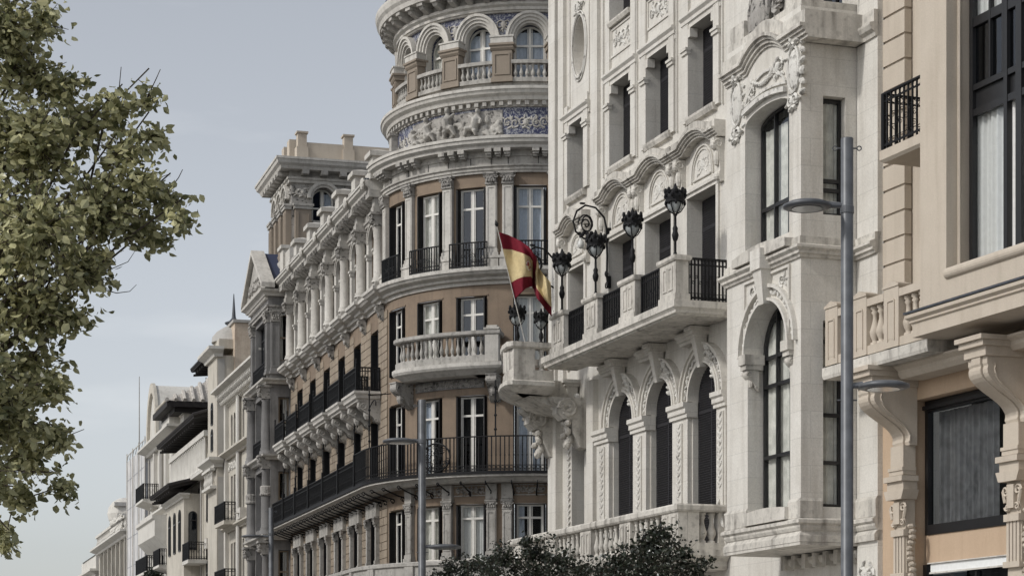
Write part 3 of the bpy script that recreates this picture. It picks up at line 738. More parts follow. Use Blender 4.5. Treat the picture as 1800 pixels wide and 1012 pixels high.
bpw = bp[:-1] + [(X1, .12), (.83, .12)]
ob('pilaster', MB().box(.02, .83, 0, .11, 0, 22), 'cream', C)
ob('ledge', MB().sweep([(-.2, 5.0), (.02, 5.0), (.05, 5.06), (.05, 5.1), (.1, 5.14), (.1, 5.2), (.02, 5.24), (-.2, 5.24)], bpw), 'cream_trim', C)
ob('ledge', MB().sweep([(-.2, 4.78), (.06, 4.78), (.06, 4.9), (.0, 4.98), (-.2, 4.98)], bpw), 'cream_trim', C)
ob('bay_soffit', MB().box(X0 - .05, X1 + .05, 0, D1 + .05, 4.72, 4.775), 'cream_trim', C)
m = MB().sweep([(-.1, 5.24), (.035, 5.24), (.035, 5.56), (.0, 5.62), (-.1, 5.62)], [(-.5, D1), (X1, D1), (X1, .85)]).sweep([(-.1, 5.24), (.035, 5.24), (.035, 5.56), (.0, 5.62), (-.1, 5.62)], [(X0, .05), (X0, D1), (-2.37, D1)])
m.sweep([(-.1, 5.24), (.035, 5.24), (.035, 5.56), (.0, 5.62), (-.1, 5.62)], [(X1, .34), (X1, .12), (.83, .12)])
m.band([(-2.36 + 1.9 * i / 10, 5.242) for i in range(11)], [(-2.36 + 1.9 * i / 10, 5.48 + .05 * sin(pi * i / 10)) for i in range(11)], D1 - .3, D1 + .12)
ob('plinth_band', m, 'cream_trim', C)
ob('ledge', MB().sweep([(-.1, 10.2), (.04, 10.2), (.06, 10.25), (.10, 10.27), (.10, 10.32), (.16, 10.37), (.16, 10.42), (.05, 10.46), (.05, 10.6), (-.1, 10.62)], bpw), 'cream_trim', C)
m = MB().band([(-2.7 + 2.4 * i / 12, 10.465) for i in range(13)], [(-2.7 + 2.4 * i / 12, 10.63 + .1 * sin(pi * i / 12)) for i in range(13)], D1 - .2, D1 + .2)
ob('window_sill', m, 'cream_trim', C)
# arch of the lower bay window
c, r, zs = -1.41, .95, 8.65
m = MB().arc(c, zs, r, r + .06, 0, 180, D1, D1 + .1, 20).arc(c, zs, r + .26, r + .33, 0, 180, D1, D1 + .1, 20)
for a in (X0 + .88, X1 - .47): m.box(a, a + .05, D1, D1 + .05, 8.7, 10.15)
m.box(X0 + .93, X1 - .47, D1, D1 + .05, 10.1, 10.15)
ob('archivolt', m, 'cream', C)
m = MB()
for a in range(8, 176, 8):
    aa = radians(a); m.ball(c + (r + .16) * cos(aa), D1 + .02, zs + (r + .16) * sin(aa), .08, .04, .04, 6, 4, aa + (pi / 2 + .7 if (a // 8) % 2 else pi / 2 - .7))
m.relief(-2.4, -1.75, 9.72, 10.08, D1 + .01, 8, 1.2, .03, False).relief(-1.05, -.5, 9.72, 10.08, D1 + .01, 9, 1.2, .03, False)
ob('carved_relief', m, 'cream_carved', C)
m = MB(); m.add([(c - .1, D1, 9.55), (c + .1, D1, 9.55), (c + .19, D1, 10.2), (c - .19, D1, 10.2), (c - .1, D1 + .16, 9.53), (c + .1, D1 + .16, 9.53), (c + .19, D1 + .26, 10.2), (c - .19, D1 + .26, 10.2)], [(0, 1, 5, 4), (1, 2, 6, 5), (2, 3, 7, 6), (3, 0, 4, 7), (4, 5, 6, 7)])
m.box(c - .22, c + .22, D1, D1 + .3, 10.2, 10.6)
ob('keystone', m, 'cream', C)
for x in (-2.36, -.46): 
    ob('impost', MB().box(x - .15, x + .16, D1 - .3, D1 + .14, 8.48, 8.68).box(x - .13, x + .14, D1 - .28, D1 + .10, 8.38, 8.48), 'cream_trim', C)
    console(C, 'cream_trim', x, D1 - .2, 8.38, .22, .42, .26)
# hood and cartouches at the head of the bay
m = hood(-1.5, 1.86, 14.3, .3, .85, .04, ((0, .06, D1), (.06, .13, D1 + .05), (.13, .19, D1 + .1), (.19, .26, D1 + .16), (.26, .52, D1 + .06)))
ob('hood', m, 'cream_trim', C)
ob('ledge', MB().sweep([(-.1, 14.3), (.03, 14.3), (.05, 14.38), (.12, 14.42), (.16, 14.5), (.16, 14.54), (.07, 14.56), (.07, 14.8), (-.1, 14.8)], [(X1, D1 - .05), (X1, .12), (.83, .12)]), 'cream_trim', C)
m = MB()
for i in range(40):
    m.box(X1 + .03, X1 + .075, D1 - .05 - i * .03, D1 - .065 - i * .03, 14.44, 14.5) if i % 1 == 0 else None
ob('dentil_band', m, 'cream_trim', C, kind='stuff')
for x in (-.26, -2.84):
    m = MB().ball(x, D1 + .02, 13.85, .2, .07, .38, 12, 7)
    m.tube([(x + .24 * cos(a * pi / 10), D1 + .03, 13.85 + .44 * sin(a * pi / 10)) for a in range(21)], .035, 5)
    m.relief(x - .24, x + .24, 14.25, 14.55, D1 + .06, 4, 1, .05).relief(x - .2, x + .2, 13.05, 13.4, D1 + .04, 6, 1, .05)
    for q in range(6): m.ball(x + .3, D1 - .02, 14.35 - q * .2, .06, .08, .1, 6, 4, q)
    ob('cartouche', m, 'cream_carved', C)
m = MB().arc(-1.5, 13.0, 1.12, 1.17, 38, 142, D1, D1 + .05, 18)
X = [-2.42 + 1.85 * i / 14 for i in range(15)]
m.band([(x, 13.5 + .10 * sin(pi * i / 14)) for i, x in enumerate(X)], [(x, 13.6 + .10 * sin(pi * i / 14)) for i, x in enumerate(X)], D1, D1 + .1)
m.band([(x, 13.66 + .10 * sin(pi * i / 14)) for i, x in enumerate(X)], [(x, 13.7 + .10 * sin(pi * i / 14)) for i, x in enumerate(X)], D1, D1 + .05)
for i in range(13): t = i / 12; m.ball(-2.1 + 1.15 * t, D1 + .03, 14.1 - .22 * sin(pi * t) + (.12 * t), .08, .05, .05, 6, 4, -.8 + 1.6 * t)
m.relief(-1.15, -.75, 13.85, 14.3, D1 + .02, 2, 1.2, .04)
m.relief(-2.25, -1.95, 13.7, 14.1, D1 + .02, 21, 1, .04, False)
ob('carved_relief', m, 'cream_carved', C)
# terrace parapet above the bay with cartouche
m = MB().sweep([(-.3, 14.8), (-.02, 14.8), (-.02, 15.14), (-.3, 15.14)], bp).box(-.75, -.03, D1 - .5, D1 - .05, 15.14, 15.5)
m.box(X0 + .05, X0 + .7, D1 - .5, D1 - .05, 15.14, 15.5)
ob('parapet', m, 'cream_trim', C)
m = MB().ball(-2.0, D1 - .1, 15.45, .36, .14, .5, 14, 8)
m.tube([(-2.0 + .42 * cos(a * pi / 12), D1 - .08, 15.45 + .56 * sin(a * pi / 12)) for a in range(25)], .06, 5).relief(-1.6, -.8, 15.1, 15.75, D1 - .1, 31, 1.2, .08, False)
m.box(-2.6, -.7, D1 - .35, D1 - .18, 15.1, 16.0)
ob('cartouche', m, 'carved', C)
window(C, -1.7, -.35, 15.12, 1.7, 2.4, 'dark', cols=2)
m = MB().tube([(.12, D1 - .2, 15.32), (.12, -.0, 15.32)], .02, 5); ob('terrace_rail', m, 'iron', C)
m = MB()                                               # small modillion frieze under the bay soffit
for i in range(7):
    x = X0 + .3 + i * .46; m.box(x, x + .16, 0, .22, 4.42, 4.70)
m.prof([(0, 4.5), (.12, 4.5), (.16, 4.58), (.16, 4.64), (0, 4.64)], X0 + .2, X1)
ob('modillion_frieze', m, 'cream_trim', C)
m = MB().relief(.05, .8, 3.4, 4.4, .12, 5, 1, .06); ob('carved_relief', m, 'cream_carved', C)

# ---------------------------------------------------------------- lanterns of the cream building
def make_lantern(label, h=1.6, cut=0.0):
    t = thing('balcony_lantern', label, 'lantern', group='black iron lanterns on the cream balcony')
    s = h / 1.6; K = 1.22
    if cut: prof = [(.09, 0), (.09, .03), (.045, .07), (.05, .12), (.075, .2), (.06, .3), (.03, .38), (.05, .44), (.03, .47)]
    else: prof = [(.09, 0), (.09, .03), (.045, .07), (.028, .14), (.028, .36), (.05, .39), (.07, .46), (.075, .5), (.05, .58), (.06, .64), (.03, .7), (.026, .9), (.05, .93), (.03, .96)]
    ob('post', MB().lathe([(r * s, z * s) for r, z in prof], n=8), 'iron', t, smooth=True)
    c0 = cut
    def zz(z): return (z - c0) * s
    m = MB()
    for i in range(6):
        a = i * pi / 3; m.tube([(r * K * s * cos(a), r * K * s * sin(a), zz(z)) for r, z in ((.03, .95), (.10, 1.0), (.155, 1.1), (.17, 1.2))], .013 * s, 4)
    m.lathe([(.15 * K * s, zz(1.19)), (.185 * K * s, zz(1.19)), (.185 * K * s, zz(1.23)), (.15 * K * s, zz(1.23))], n=12)
    ob('cage', m, 'iron', t)
    ob('globe', MB().lathe([(r * K * s, zz(z)) for r, z in ((.02, .98), (.08, 1.0), (.125, 1.07), (.14, 1.15), (.13, 1.22))], n=12), 'lampglass', t, smooth=True)
    m = MB().lathe([(r * K * s, zz(z)) for r, z in ((.165, 1.23), (.175, 1.30), (.17, 1.40), (.13, 1.44), (.04, 1.50), (.015, 1.6))], n=10)
    for i in range(8):
        a = i * pi / 4; q = K * s; m.ball(.17 * q * cos(a), .17 * q * sin(a), zz(1.43), .035 * q, .035 * q, .075 * s, 6, 4); m.ball(.185 * q * cos(a + .4), .185 * q * sin(a + .4), zz(1.33), .03 * q, .03 * q, .05 * s, 6, 4)
        m.ball(.17 * q * cos(a), .17 * q * sin(a), zz(1.17), .025 * q, .025 * q, .05 * s, 6, 4)
    ob('crown', m, 'iron', t)
    return t
for i, (x, d, z, h, lb) in enumerate([(-6.2, 1.22, 11.39, 1.62, 'tall black iron lantern on the balcony pedestal nearest the bay'), (-8.65, 1.22, 11.39, 1.62, 'black iron lantern on the second balcony pedestal from the bay'),
      (-10.97, 1.22, 11.39, 1.6, 'black iron lantern just right of the higher scroll bracket lamp'), (-13.27, 1.22, 11.39, 1.6, 'black iron lantern beside the flag on the farthest front pedestal'),
      (-14.85, 1.85, 10.84, 1.5, 'short black lantern on the swelling balcony end, in front of the brown rotunda window edge'), (-14.58, 1.30, 10.84, 1.3, 'smallest black lantern, low under the flag tip')]):
    l = make_lantern(lb, h, 0 if i < 4 else (.46 if i == 4 else .5)); l.location = to_world(C, flat(x, d, z)); l.rotation_euler[2] = .3 * i
def bracket_lamp(x, z, label):
    t = thing('bracket_lamp', label, 'lamp', to_world(C, flat(x, .06, z)), C.rotation_euler[2], 'scroll bracket lamps on the cream wall')
    m = MB().tube([(0, .02, 0), (0, .05, .3), (0, .04, .8), (0, .06, 1.5), (-.0, .12, 1.75), (0, .35, 1.98), (0, .62, 2.02), (0, .85, 1.86), (0, .95, 1.6), (0, .88, 1.35), (0, .68, 1.2), (0, .42, 1.12), (0, .1, .98)], .026, 6)
    m.tube([(0, .6 + .22 * (1 - i / 26) * cos(i * .55), 1.55 + .26 * (1 - i / 26) * sin(i * .55)) for i in range(24)], .02, 5)
    m.tube([(.02, .6 + .13 * cos(i * .5), 1.55 + .2 * sin(i * .5)) for i in range(14)], .018, 5)
    m.spiral(0, .06, 0.05, .1, 1.3, .02); m.ball(0, .06, .35, .05, .05, .09, 6, 4); m.ball(0, .06, 1.2, .05, .05, .08, 6, 4); m.ball(0, .7, 2.06, .05, .09, .03, 6, 4)
    for i in range(8): m.ball(.03 * (-1) ** i, .35 + .06 * i, 1.28 + .03 * (i % 3), .05, .05, .05, 6, 4)
    ob('scroll_arm', m, 'iron', t); ob('wall_plate', MB().box(-.04, .04, -.05, .02, 0, .3).box(-.04, .04, -.05, .03, 1.2, 1.5), 'iron', t)
    for dd in (.5, .74):
        b = ob('bulb', MB().lathe([(.03, 0), (.03, -.06), (.075, -.12), (.085, -.2), (.06, -.27), (.02, -.29)], n=10), 'bulb', t, (0, -dd, 1.22), smooth=True)
        ob('cap', MB().lathe([(.04, .08), (.05, 0), (.04, -.02)], n=8), 'iron', b)
    return t
bracket_lamp(-13.05, 12.05, 'black scroll bracket lamp with hanging pearl bulbs on the cream wall, right of the other')
bracket_lamp(-16.75, 11.75, 'black scroll bracket lamp half hidden behind the flag')
# ---------------------------------------------------------------- brown and grey corner building with the rotunda
PA, BA, RR = (-4.535, 77.53), 15.9, 5.36
A = frame('rotunda_building', 'brown and grey ornate corner building with round domed corner and long balconied front', 'building', PA, BA)
def bent(x, d, z):
    if x <= 0: return (x, -d, z)
    p = x / RR; return ((RR + d) * sin(p), RR - (RR + d) * cos(p), z)
bent.rz = lambda x: max(0., x / RR)
SH = .30                                               # the upper drum stands back from the rotunda wall
def drum(x, d, z):
    p = x / RR; return ((RR - SH + d) * sin(p), RR - (RR - SH + d) * cos(p), z)
drum.rz = lambda x: x / RR
XE = 10.2                                               # arc end, hidden behind the cream building
XP = -19.4                                              # near side of the end pavilion
LX = [-1.75, -4.82, -7.85, -10.9, -13.95, -16.95]       # window axes of the long front
WX = [1.25, 3.14, 4.86, 6.93, 8.9]                      # window axes round the corner
CXs = [-.25, -3.3, -6.4, -9.45, -12.45, -15.5, -18.4]   # columns of the top floor
st = .3
def opn(xs, w, z0, z1, k='rect'): return [(c - w / 2, c + w / 2, z0, z1, k) for c in xs]
aops = opn(LX, 1.2, 6.6, 8.45) + opn(WX, 1.16, 6.6, 8.5) + opn(LX, 1.3, 9.5, 12.05) + opn(WX, 1.16, 9.5, 12.22) + opn(LX, 1.3, 12.95, 15.3) + opn(WX, 1.16, 13.2, 15.6) + opn(LX, 1.0, 16.75, 19.1, 'arch') + opn(WX, 1.16, 16.52, 19.33)
ob('wall', wall(XP, 0, 0, 21.0, [o for o in aops if o[1] < 0], 0, .34), 'brown', A, mp=bent)
ob('rotunda_wall', wall(0, XE, 0, 21.0, [o for o in aops if o[1] > 0], 0, .34, .35), 'brown', A, mp=bent)
ob('roof', MB().box(XP, -.3, -14, -.4, 20.2, 20.5), 'lead', A)
m = MB()                                                # grey facing of the top floor of the long front
xs = sorted([XP] + [c + s * .5 for c in LX for s in (-1, 1)] + [0])
for a, b in zip(xs[::2], xs[1::2]): m.box(a + .001, b - .001, 0, .03, 16.3, 19.5)
ob('stone_facing', m, 'grey', A)
# ashlar blocks of the piers between the windows
hb = .295; blocks = 0; rest = MB(); rb = random.Random(3)
edges = [(LX[0] + .66, 0.35)] + [(LX[i + 1] + .66, LX[i] - .66) for i in range(5)] + [(-19.3, LX[5] - .66)]
for k, (a, b) in enumerate(edges):
    z = 6.62; row = 0
    while z < 15.6:
        z1 = z + hb
        if not (9.02 < z1 and z < 9.5) :
            cuts = [a, a + (b - a) * (.62 if row % 2 else .36), b]
            for p, q in zip(cuts[:-1], cuts[1:]):
                w = round(q - p - .025, 3)
                if blocks < 290 and k < 6:
                    key = ('ash', k, row % 2, p == a)
                    o = put('ashlar_block', key, lambda w=w: MB().poly([(-w / 2 + .012, 0), (w / 2 - .012, 0), (w / 2, .012), (w / 2, hb - .037), (w / 2 - .012, hb - .025), (-w / 2 + .012, hb - .025), (-w / 2, hb - .037), (-w / 2, .012)], 0, .028), 'ochre', A, (p + q) / 2, -.002 + rb.uniform(-.006, .004), z, bent)
                    blocks += 1
                else: rest.box(p + .012, q - .012, 0, .026, z, z1 - .025)
        z = z1; row += 1
ob('ashlar_course', rest, 'ochre', A, kind='stuff')
# windows: white casements with black shutters folded into the reveals
for c in LX:
    for z, h, w in ((6.62, 1.8, 1.02), (9.52, 2.5, 1.1), (12.97, 2.3, 1.1)): window(A, c, -.28, z, w, h, 'casement', bent, shutters=True, rd=.27, glass='glassd', frame_mat='shutter')
    window(A, c, -.28, 16.77, .96, 2.3, 'casement', bent, arch='arch', glass='glassd', transom=.62, frame_mat='grey')
cur = {0: ['curtain', 'curtaing', 'curtain', 'curtainb'], 1: ['curtainb', None, 'curtainb', None], 2: [None, 'curtain', 'curtain', 'curtaing'], 3: ['curtaing', None, 'curtainb', None]}
for i, c in enumerate(WX[:4]):
    for k, (z, h) in enumerate(((6.62, 1.86), (9.52, 2.68), (13.22, 2.36), (16.54, 2.76))):
        window(A, c, -.22, z, .92, h, 'casement', bent, shutters=True, rd=.24, curtain=cur[k][(i + k) % 4] if i else None)
for c in WX[:4]:
    for z in (8.5, 12.22, 15.6): ob('lintel_bead', MB().box(c - .62, c + .62, 0, .03, z + .02, z + .06, st), 'brown', A, mp=bent)
# ---- parapet of the first floor terrace, carved
pp = [(-9.5, 1.2), (XE, 1.2)]
ob('terrace_parapet', MB().sweep([(-.2, 5.2), (0, 5.2), (0, 6.34), (.07, 6.38), (.07, 6.48), (0, 6.52), (-.2, 6.52)], pp, .35).sweep([(-1.2, 5.0), (.12, 5.0), (.12, 5.18), (-1.2, 5.18)], pp, .35), 'grey', A, mp=bent)
m = MB()
for x in [-8.6 + i * 1.7 for i in range(12)]:
    m.box(x - .16, x + .16, 1.2, 1.28, 5.25, 6.36)
    m.relief(x + .25, x + 1.45, 5.35, 6.28, 1.2, int(x * 10) + 200, 1, .05)
ob('carved_relief', m, 'grey', A, mp=bent)
# ---- first floor pilasters and frieze
for c in LX:
    for sx in (-1, 1):
        pilaster(A, 'grey', c + sx * .76, 0.025, 6.62, 8.1, .2, .14, bent, False); capital(A, 'carved', c + sx * .76, .025, 8.1, .24, .36, .17, bent)
for c in (2.2, 4.0, 5.62, 6.16, 7.75, 8.2):
    pilaster(A, 'grey', c, .0, 6.62, 8.3, .34, .14, bent); capital(A, 'carved', c, 0, 8.3, .36, .34, .16, bent)
    ob('frieze_block', MB().box(c - .19, c + .19, 0, .16, 8.66, 9.18), 'grey', A, mp=bent)
for a, b in ((2.42, 3.78), (4.22, 5.4), (6.38, 7.5)):
    m = MB().box(a, b, 0, .04, 8.78, 8.82, st).box(a, b, 0, .04, 9.12, 9.16, st).relief(a + .04, b - .04, 8.84, 9.11, .01, int(a * 10), 1.2, .035)
    ob('carved_frieze', m, 'carved', A, mp=bent)
for c in LX: ob('frieze_block', MB().box(c - .9, c + .9, .028, .17, 8.47, 9.0), 'grey', A, mp=bent)
# ---- first balcony: thin slab on iron scrolls, black iron railing
bal = [(XP + .2, .9), (XE, .9)]
ob('balcony_slab', MB().sweep([(-.9, 9.2), (-.35, 9.2), (-.2, 9.32), (0, 9.36), (0, 9.5), (-.9, 9.5)], bal, .35), 'greylight', A, mp=bent)
ob('balcony_edge', MB().sweep([(0.002, 9.43), (.05, 9.43), (.05, 9.53), (0.002, 9.53)], bal, .35), 'iron', A, mp=bent)
curve_rail(A, -1.2, XE, .86, 9.52, 1.2, bent)
for a, b in ((-7.3, -1.35), (-13.4, -7.45), (-19.1, -13.55)):
    n = 2
    for i in range(n):
        p = a + (b - a) * i / n; q = a + (b - a) * (i + 1) / n; railing(A, p + .04, q - .04, .86, 9.52, .98, bent, gap=.15, bar=.013)
for x in (-1.27, -7.38, -13.48, -4.3, -10.4, -16.3):
    m = MB().box(x - .05, x + .05, .8, .92, 9.5, 10.7).tube([(x, .86, 10.7), (x, .86, 11.05)], .025, 5).ball(x, .86, 10.92, .09, .03, .03, 6, 4); m.ball(x, .86, 11.06, .04, .04, .05, 6, 4)
    ob('railing_post', m, 'iron', A, mp=bent)
for x in [-18.7 + .76 * i for i in range(36)]:
    def isc():
        q = MB(); q.tube([(0, .02, -.34), (0, .25, -.3), (0, .55, -.2), (0, .82, -.1)], .025, 4)
        q.tube([(0, .06 + .1 * (1 - i / 14) * cos(i * .7), -.42 + .1 * (1 - i / 14) * sin(i * .7)) for i in range(11)], .022, 4); q.tube([(0, .86 + .08 * (1 - i / 14) * cos(i * .7), -.12 + .08 * (1 - i / 14) * sin(i * .7)) for i in range(11)], .02, 4); return q
    put('iron_scroll', ('isc',), isc, 'iron', A, x, .03, 9.25, bent)
# big round wreath ornament on the rotunda railing
m = MB()
for i in range(40):
    rr = random.Random(i); a = rr.uniform(0, 2 * pi); r = .42 * sqrt(rr.random()); m.spiral(4.05 + r * cos(a), .92, 10.05 + r * sin(a), .1, 1.2, .014, a, 1, 8)
m.tube([(4.05 + .48 * cos(a * pi / 12), .92, 10.05 + .48 * sin(a * pi / 12)) for a in range(25)], .03, 5)
ob('railing_ornament', m, 'iron', A, mp=bent)
# hanging iron rods with curled brackets between balconies
for x, z0, z1 in [(LX[i] - 1.35, 10.6, 12.6) for i in range(0, 6)] + [(.65, 10.7, 12.9), (5.9, 10.7, 12.6)]:
    dd = .5 if x < 0 else .8
    m = MB().tube([(x, dd, z0), (x, dd, z1)], .025, 5)
    for q in range(4): m.ball(x, dd, z0 + (z1 - z0) * (q + .5) / 4, .05, .05, .05, 6, 4)
    m.tube([(x + .04 + .5 * sin(t * .35), dd, z1 - .75 + .22 * sin(t * .62)) for t in range(6)], .022, 4).tube([(x, dd, z1 - .3), (x, 0, z1 - .2)], .02, 4)
    ob('iron_rod', m, 'iron', A, mp=bent)
# ---- second balcony: separate stone slabs on paired consoles, stone balustrade round the corner
for c in LX:
    m = MB().sweep([(-.9, 12.6), (-.14, 12.6), (-.12, 12.66), (-.05, 12.7), (-.04, 12.78), (0, 12.84), (.03, 12.86), (.03, 12.95), (-.9, 12.95)], [(c - 1.15, .05), (c - 1.15, 1.0), (c + 1.15, 1.0), (c + 1.15, .05)])
    m.box(c - .3, c + .3, .02, .3, 12.61, 12.94)
    ob('balcony_slab', m, 'greylight', A, mp=bent)
    railing(A, c - 1.08, c + 1.08, .93, 12.96, .86, bent, gap=.12, bar=.013)
    for sx in (-1, 1):
        r = railing(A, -.42, .42, 0, 12.96, .86, gap=.1); r.location = (c + sx * 1.08, -.5, 12.96); r.rotation_euler[2] = pi / 2
        console(A, 'grey', c + sx * .86, 0.02, 12.58, .34, .78, .8, bent)
        m = MB().box(c + sx * 1.08 - .03, c + sx * 1.08 + .03, .9, .96, 12.96, 14.0).ball(c + sx * 1.08, .93, 13.95, .08, .03, .03, 6, 4).ball(c + sx * 1.08, .93, 14.05, .04, .04, .06, 6, 4)
        ob('railing_post', m, 'iron', A, mp=bent)
    m = MB().relief(c - .6, c + .6, 12.15, 12.55, .05, 40, 1.4, .06); ob('carved_relief', m, 'grey', A, mp=bent)
sb = [(2.0, .05), (2.02, .45), (2.16, .74), (2.45, .9), (2.8, .94), (6.05, .94), (6.05, .05)]
m = MB().sweep([(-.9, 12.82), (-.3, 12.82), (-.1, 12.95), (0, 13.0), (.05, 13.08), (.05, 13.2), (-.9, 13.22)], sb, .3); m.box(2.85, 5.2, .02, .3, 12.83, 13.2, .3)
ob('balcony_slab', m, 'greylight', A, mp=bent)
ob('balustrade_rail', MB().sweep([(-.3, 13.22), (-.06, 13.22), (-.06, 13.45), (-.3, 13.45)], sb, .3).sweep([(-.33, 14.12), (-.04, 14.12), (0, 14.16), (0, 14.27), (-.33, 14.27)], sb, .3), 'grey', A, mp=bent)
for x0, x1 in ((5.6, 6.0),):
    ob('pedestal', MB().box(x0, x1, .55, .9, 13.22, 14.3, .2).box(x0 - .03, x1 + .03, .5, .94, 14.3, 14.36, .2).box(x0 + .04, x1 - .04, .58, .88, 14.36, 14.44, .2), 'greylight', A, mp=bent)
n = 17
for i in range(n): baluster(A, 'grey', 2.4 + (5.55 - 2.4) * (i + .5) / n, .74 - (.08 if i == 0 else 0), 13.45, .67, bent, fat=.85)
for x in (2.15, 5.75): console(A, 'carved', x, 0, 12.8, .36, .85, .75, bent)
m = MB().box(2.5, 5.35, 0, .05, 12.48, 12.8, .3); ob('dark_frieze', m, 'soot', A, mp=bent)
ob('carved_frieze', MB().relief(2.55, 5.3, 12.5, 12.78, .05, 77, 2.2, .03), 'carved', A, mp=bent)
# ---- cornice over the third floor with drop brackets
cor = [(-.1, 15.98), (.06, 15.98), (.08, 16.08), (.2, 16.12), (.22, 16.2), (.4, 16.28), (.46, 16.36), (.5, 16.38), (.5, 16.5), (-.1, 16.52)]
ob('middle_cornice', MB().sweep(cor, [(XP, 0), (XE, 0)], .35), 'greylight', A, mp=bent)
for c in CXs:
    console(A, 'carved', c, 0.03, 15.96, .3, .52, .3, bent)
    ob('cornice_break', MB().sweep([(o, z + .015) for o, z in cor[1:-1]] + [(0, 16.53), (0, 15.99)], [(c - .34, .0), (c - .34, .14), (c + .34, .14), (c + .34, .0)]), 'greylight', A, mp=bent)
    ob('pedestal', MB().box(c - .32, c + .32, .02, .42, 16.55, 16.72).box(c - .28, c + .28, .02, .38, 16.72, 16.8), 'grey', A, mp=bent)
    ob('column', MB().lathe([(.25, 0), (.25, .06), (.21, .1), (.23, .14), (.19, .2), (.185, 1.0), (.165, 1.95), (.19, 1.98), (.17, 2.02)], c, .2, 16.8, 14), 'greylight', A, mp=bent, smooth=True)
    put('capital', ('colcap',), lambda: capital_mb(.4, .48, .4), 'carved', A, c, 0.0, 18.8, bent)
    ob('frieze_block', MB().box(c - .24, c + .24, .02, .44, 19.28, 19.5).box(c - .22, c + .22, .02, .4, 19.5, 19.8).box(c - .3, c + .3, .02, .62, 19.8, 20.04), 'grey', A, mp=bent)
for c in LX:                                            # arched aedicule round each top window
    m = MB().arc(c, 18.6, .52, .6, 0, 180, .03, .16, 14).arc(c, 18.6, .6, .66, 0, 180, .03, .2, 14)
    for sx in (-1, 1):
        a, b = sorted((c + sx * .52, c + sx * .68)); m.box(a, b, .03, .14, 16.6, 18.0).box(a - .03, b + .03, .03, .2, 18.0, 18.12).box(a - .05, b + .05, .03, .24, 18.12, 18.2).box(a, b, .03, .14, 18.2, 18.6)
        m.box(c + sx * .95 - .1, c + sx * .95 + .1, .03, .1, 16.8, 19.1)
    m.box(c - .55, c + .55, .03, .22, 16.55, 16.72)
    ob('window_surround', m, 'greylight', A, mp=bent)
# ---- rotunda top floor pilasters, railings
for c in (.3, 2.2, 4.0, 5.62, 6.18, 7.75):
    m = MB().box(c - .26, c + .26, 0, .24, 16.5, 16.84).box(c - .28, c + .28, 0, .27, 16.84, 16.92); ob('pedestal', m, 'greylight', A, mp=bent)
    pilaster(A, 'greylight', c, 0, 16.92, 19.36, .38, .13, bent); capital(A, 'carved', c, 0, 19.36, .42, .4, .2, bent)
for c in WX[:4]: curve_rail(A, c - .66, c + .66, .3, 16.52, .88, bent, .1)
m = MB()
for c in WX[:4]:
    for q in range(6): m.spiral(c - .3 + .12 * q, .31, 16.95, .09, 1.3, .012, q, (-1) ** q, 9)
ob('railing_ornament', m, 'iron', A, mp=bent)
# ---- entablature
ob('architrave', MB().sweep([(-.1, 19.76), (.1, 19.76), (.1, 19.84), (.14, 19.85), (.14, 19.93), (.2, 19.97), (.2, 20.02), (-.1, 20.02)], [(0.02, 0), (XE, 0)], .35), 'grey', A, mp=bent)
ob('architrave', MB().sweep([(-.1, 19.3), (.1, 19.3), (.1, 19.38), (.16, 19.42), (.16, 19.5), (-.1, 19.5)], [(XP, 0), (0, 0)]), 'grey', A, mp=bent)
ob('frieze', MB().sweep([(-.1, 20.02), (.12, 20.02), (.12, 20.28), (.16, 20.3), (.16, 20.52), (-.1, 20.52)], [(0.02, 0), (XE, 0)], .35), 'grey', A, mp=bent)
ob('frieze', MB().sweep([(-.1, 19.5), (.12, 19.5), (.12, 20.07), (-.1, 20.07)], [(XP, 0), (0, 0)]), 'grey', A, mp=bent)
m = MB()
for x in (1.0, 2.2, 3.2, 4.05, 4.9, 5.62, 6.2, 7.2, 7.8): m.box(x - .012, x + .012, .12, .13, 20.02, 20.28)
ob('joint_line', m, 'shutter', A, mp=bent)
for i in range(38):
    x = -18.9 + .5 * i; put('modillion', ('mod1',), lambda: MB().prof([(0, 0), (.5, 0), (.52, -.06), (.44, -.16), (.3, -.2), (.1, -.3), (0, -.3)], -.1, .1), 'carved', A, x, .12, 20.05, bent)
for x in (.5, .75, 1.0, 2.1, 2.45, 2.8, 4.0, 4.35, 4.7, 5.6, 5.9, 6.2, 7.1, 7.4, 7.7, 8.0): put('modillion', ('mod2',), lambda: MB().box(-.12, .12, 0, .4, 0, .12).box(-.1, .1, 0, .32, -.08, 0).box(-.08, .08, 0, .24, -.14, -.08), 'grey', A, x, .12, 20.38, bent)
ob('main_cornice', MB().sweep([(-.2, 20.06), (.6, 20.06), (.62, 20.14), (.74, 20.22), (.76, 20.30), (.8, 20.32), (.8, 20.40), (-.2, 20.5)], [(XP, 0), (0, 0)], None), 'greylight', A, mp=bent)
ob('main_cornice', MB().sweep([(-.2, 20.5), (.5, 20.5), (.52, 20.58), (.64, 20.66), (.66, 20.76), (.7, 20.78), (.7, 20.88), (-.2, 21.02)], [(0.01, 0), (XE, 0)], .3), 'greylight', A, mp=bent)
for c in CXs[:6]:
    m = MB().box(c - .42, c + .42, -.2, .6, 20.42, 20.7).box(c - .34, c + .34, -.14, .5, 20.7, 21.25).box(c - .46, c + .46, -.26, .62, 21.25, 21.42)
    m.add([(c - .46, -.26, 21.42), (c + .46, -.26, 21.42), (c + .46, .62, 21.42), (c - .46, .62, 21.42), (c, .18, 21.58)], [(0, 1, 4), (1, 2, 4), (2, 3, 4), (3, 0, 4)])
    ob('roof_pedestal', m, 'greylight', A, mp=bent)
    ob('cornice_boss', MB().ball(c, .8, 20.3, .24, .08, .22, 10, 6).relief(c - .25, c + .25, 20.1, 20.5, .8, 3, 1, .05), 'greylight', A, mp=bent)
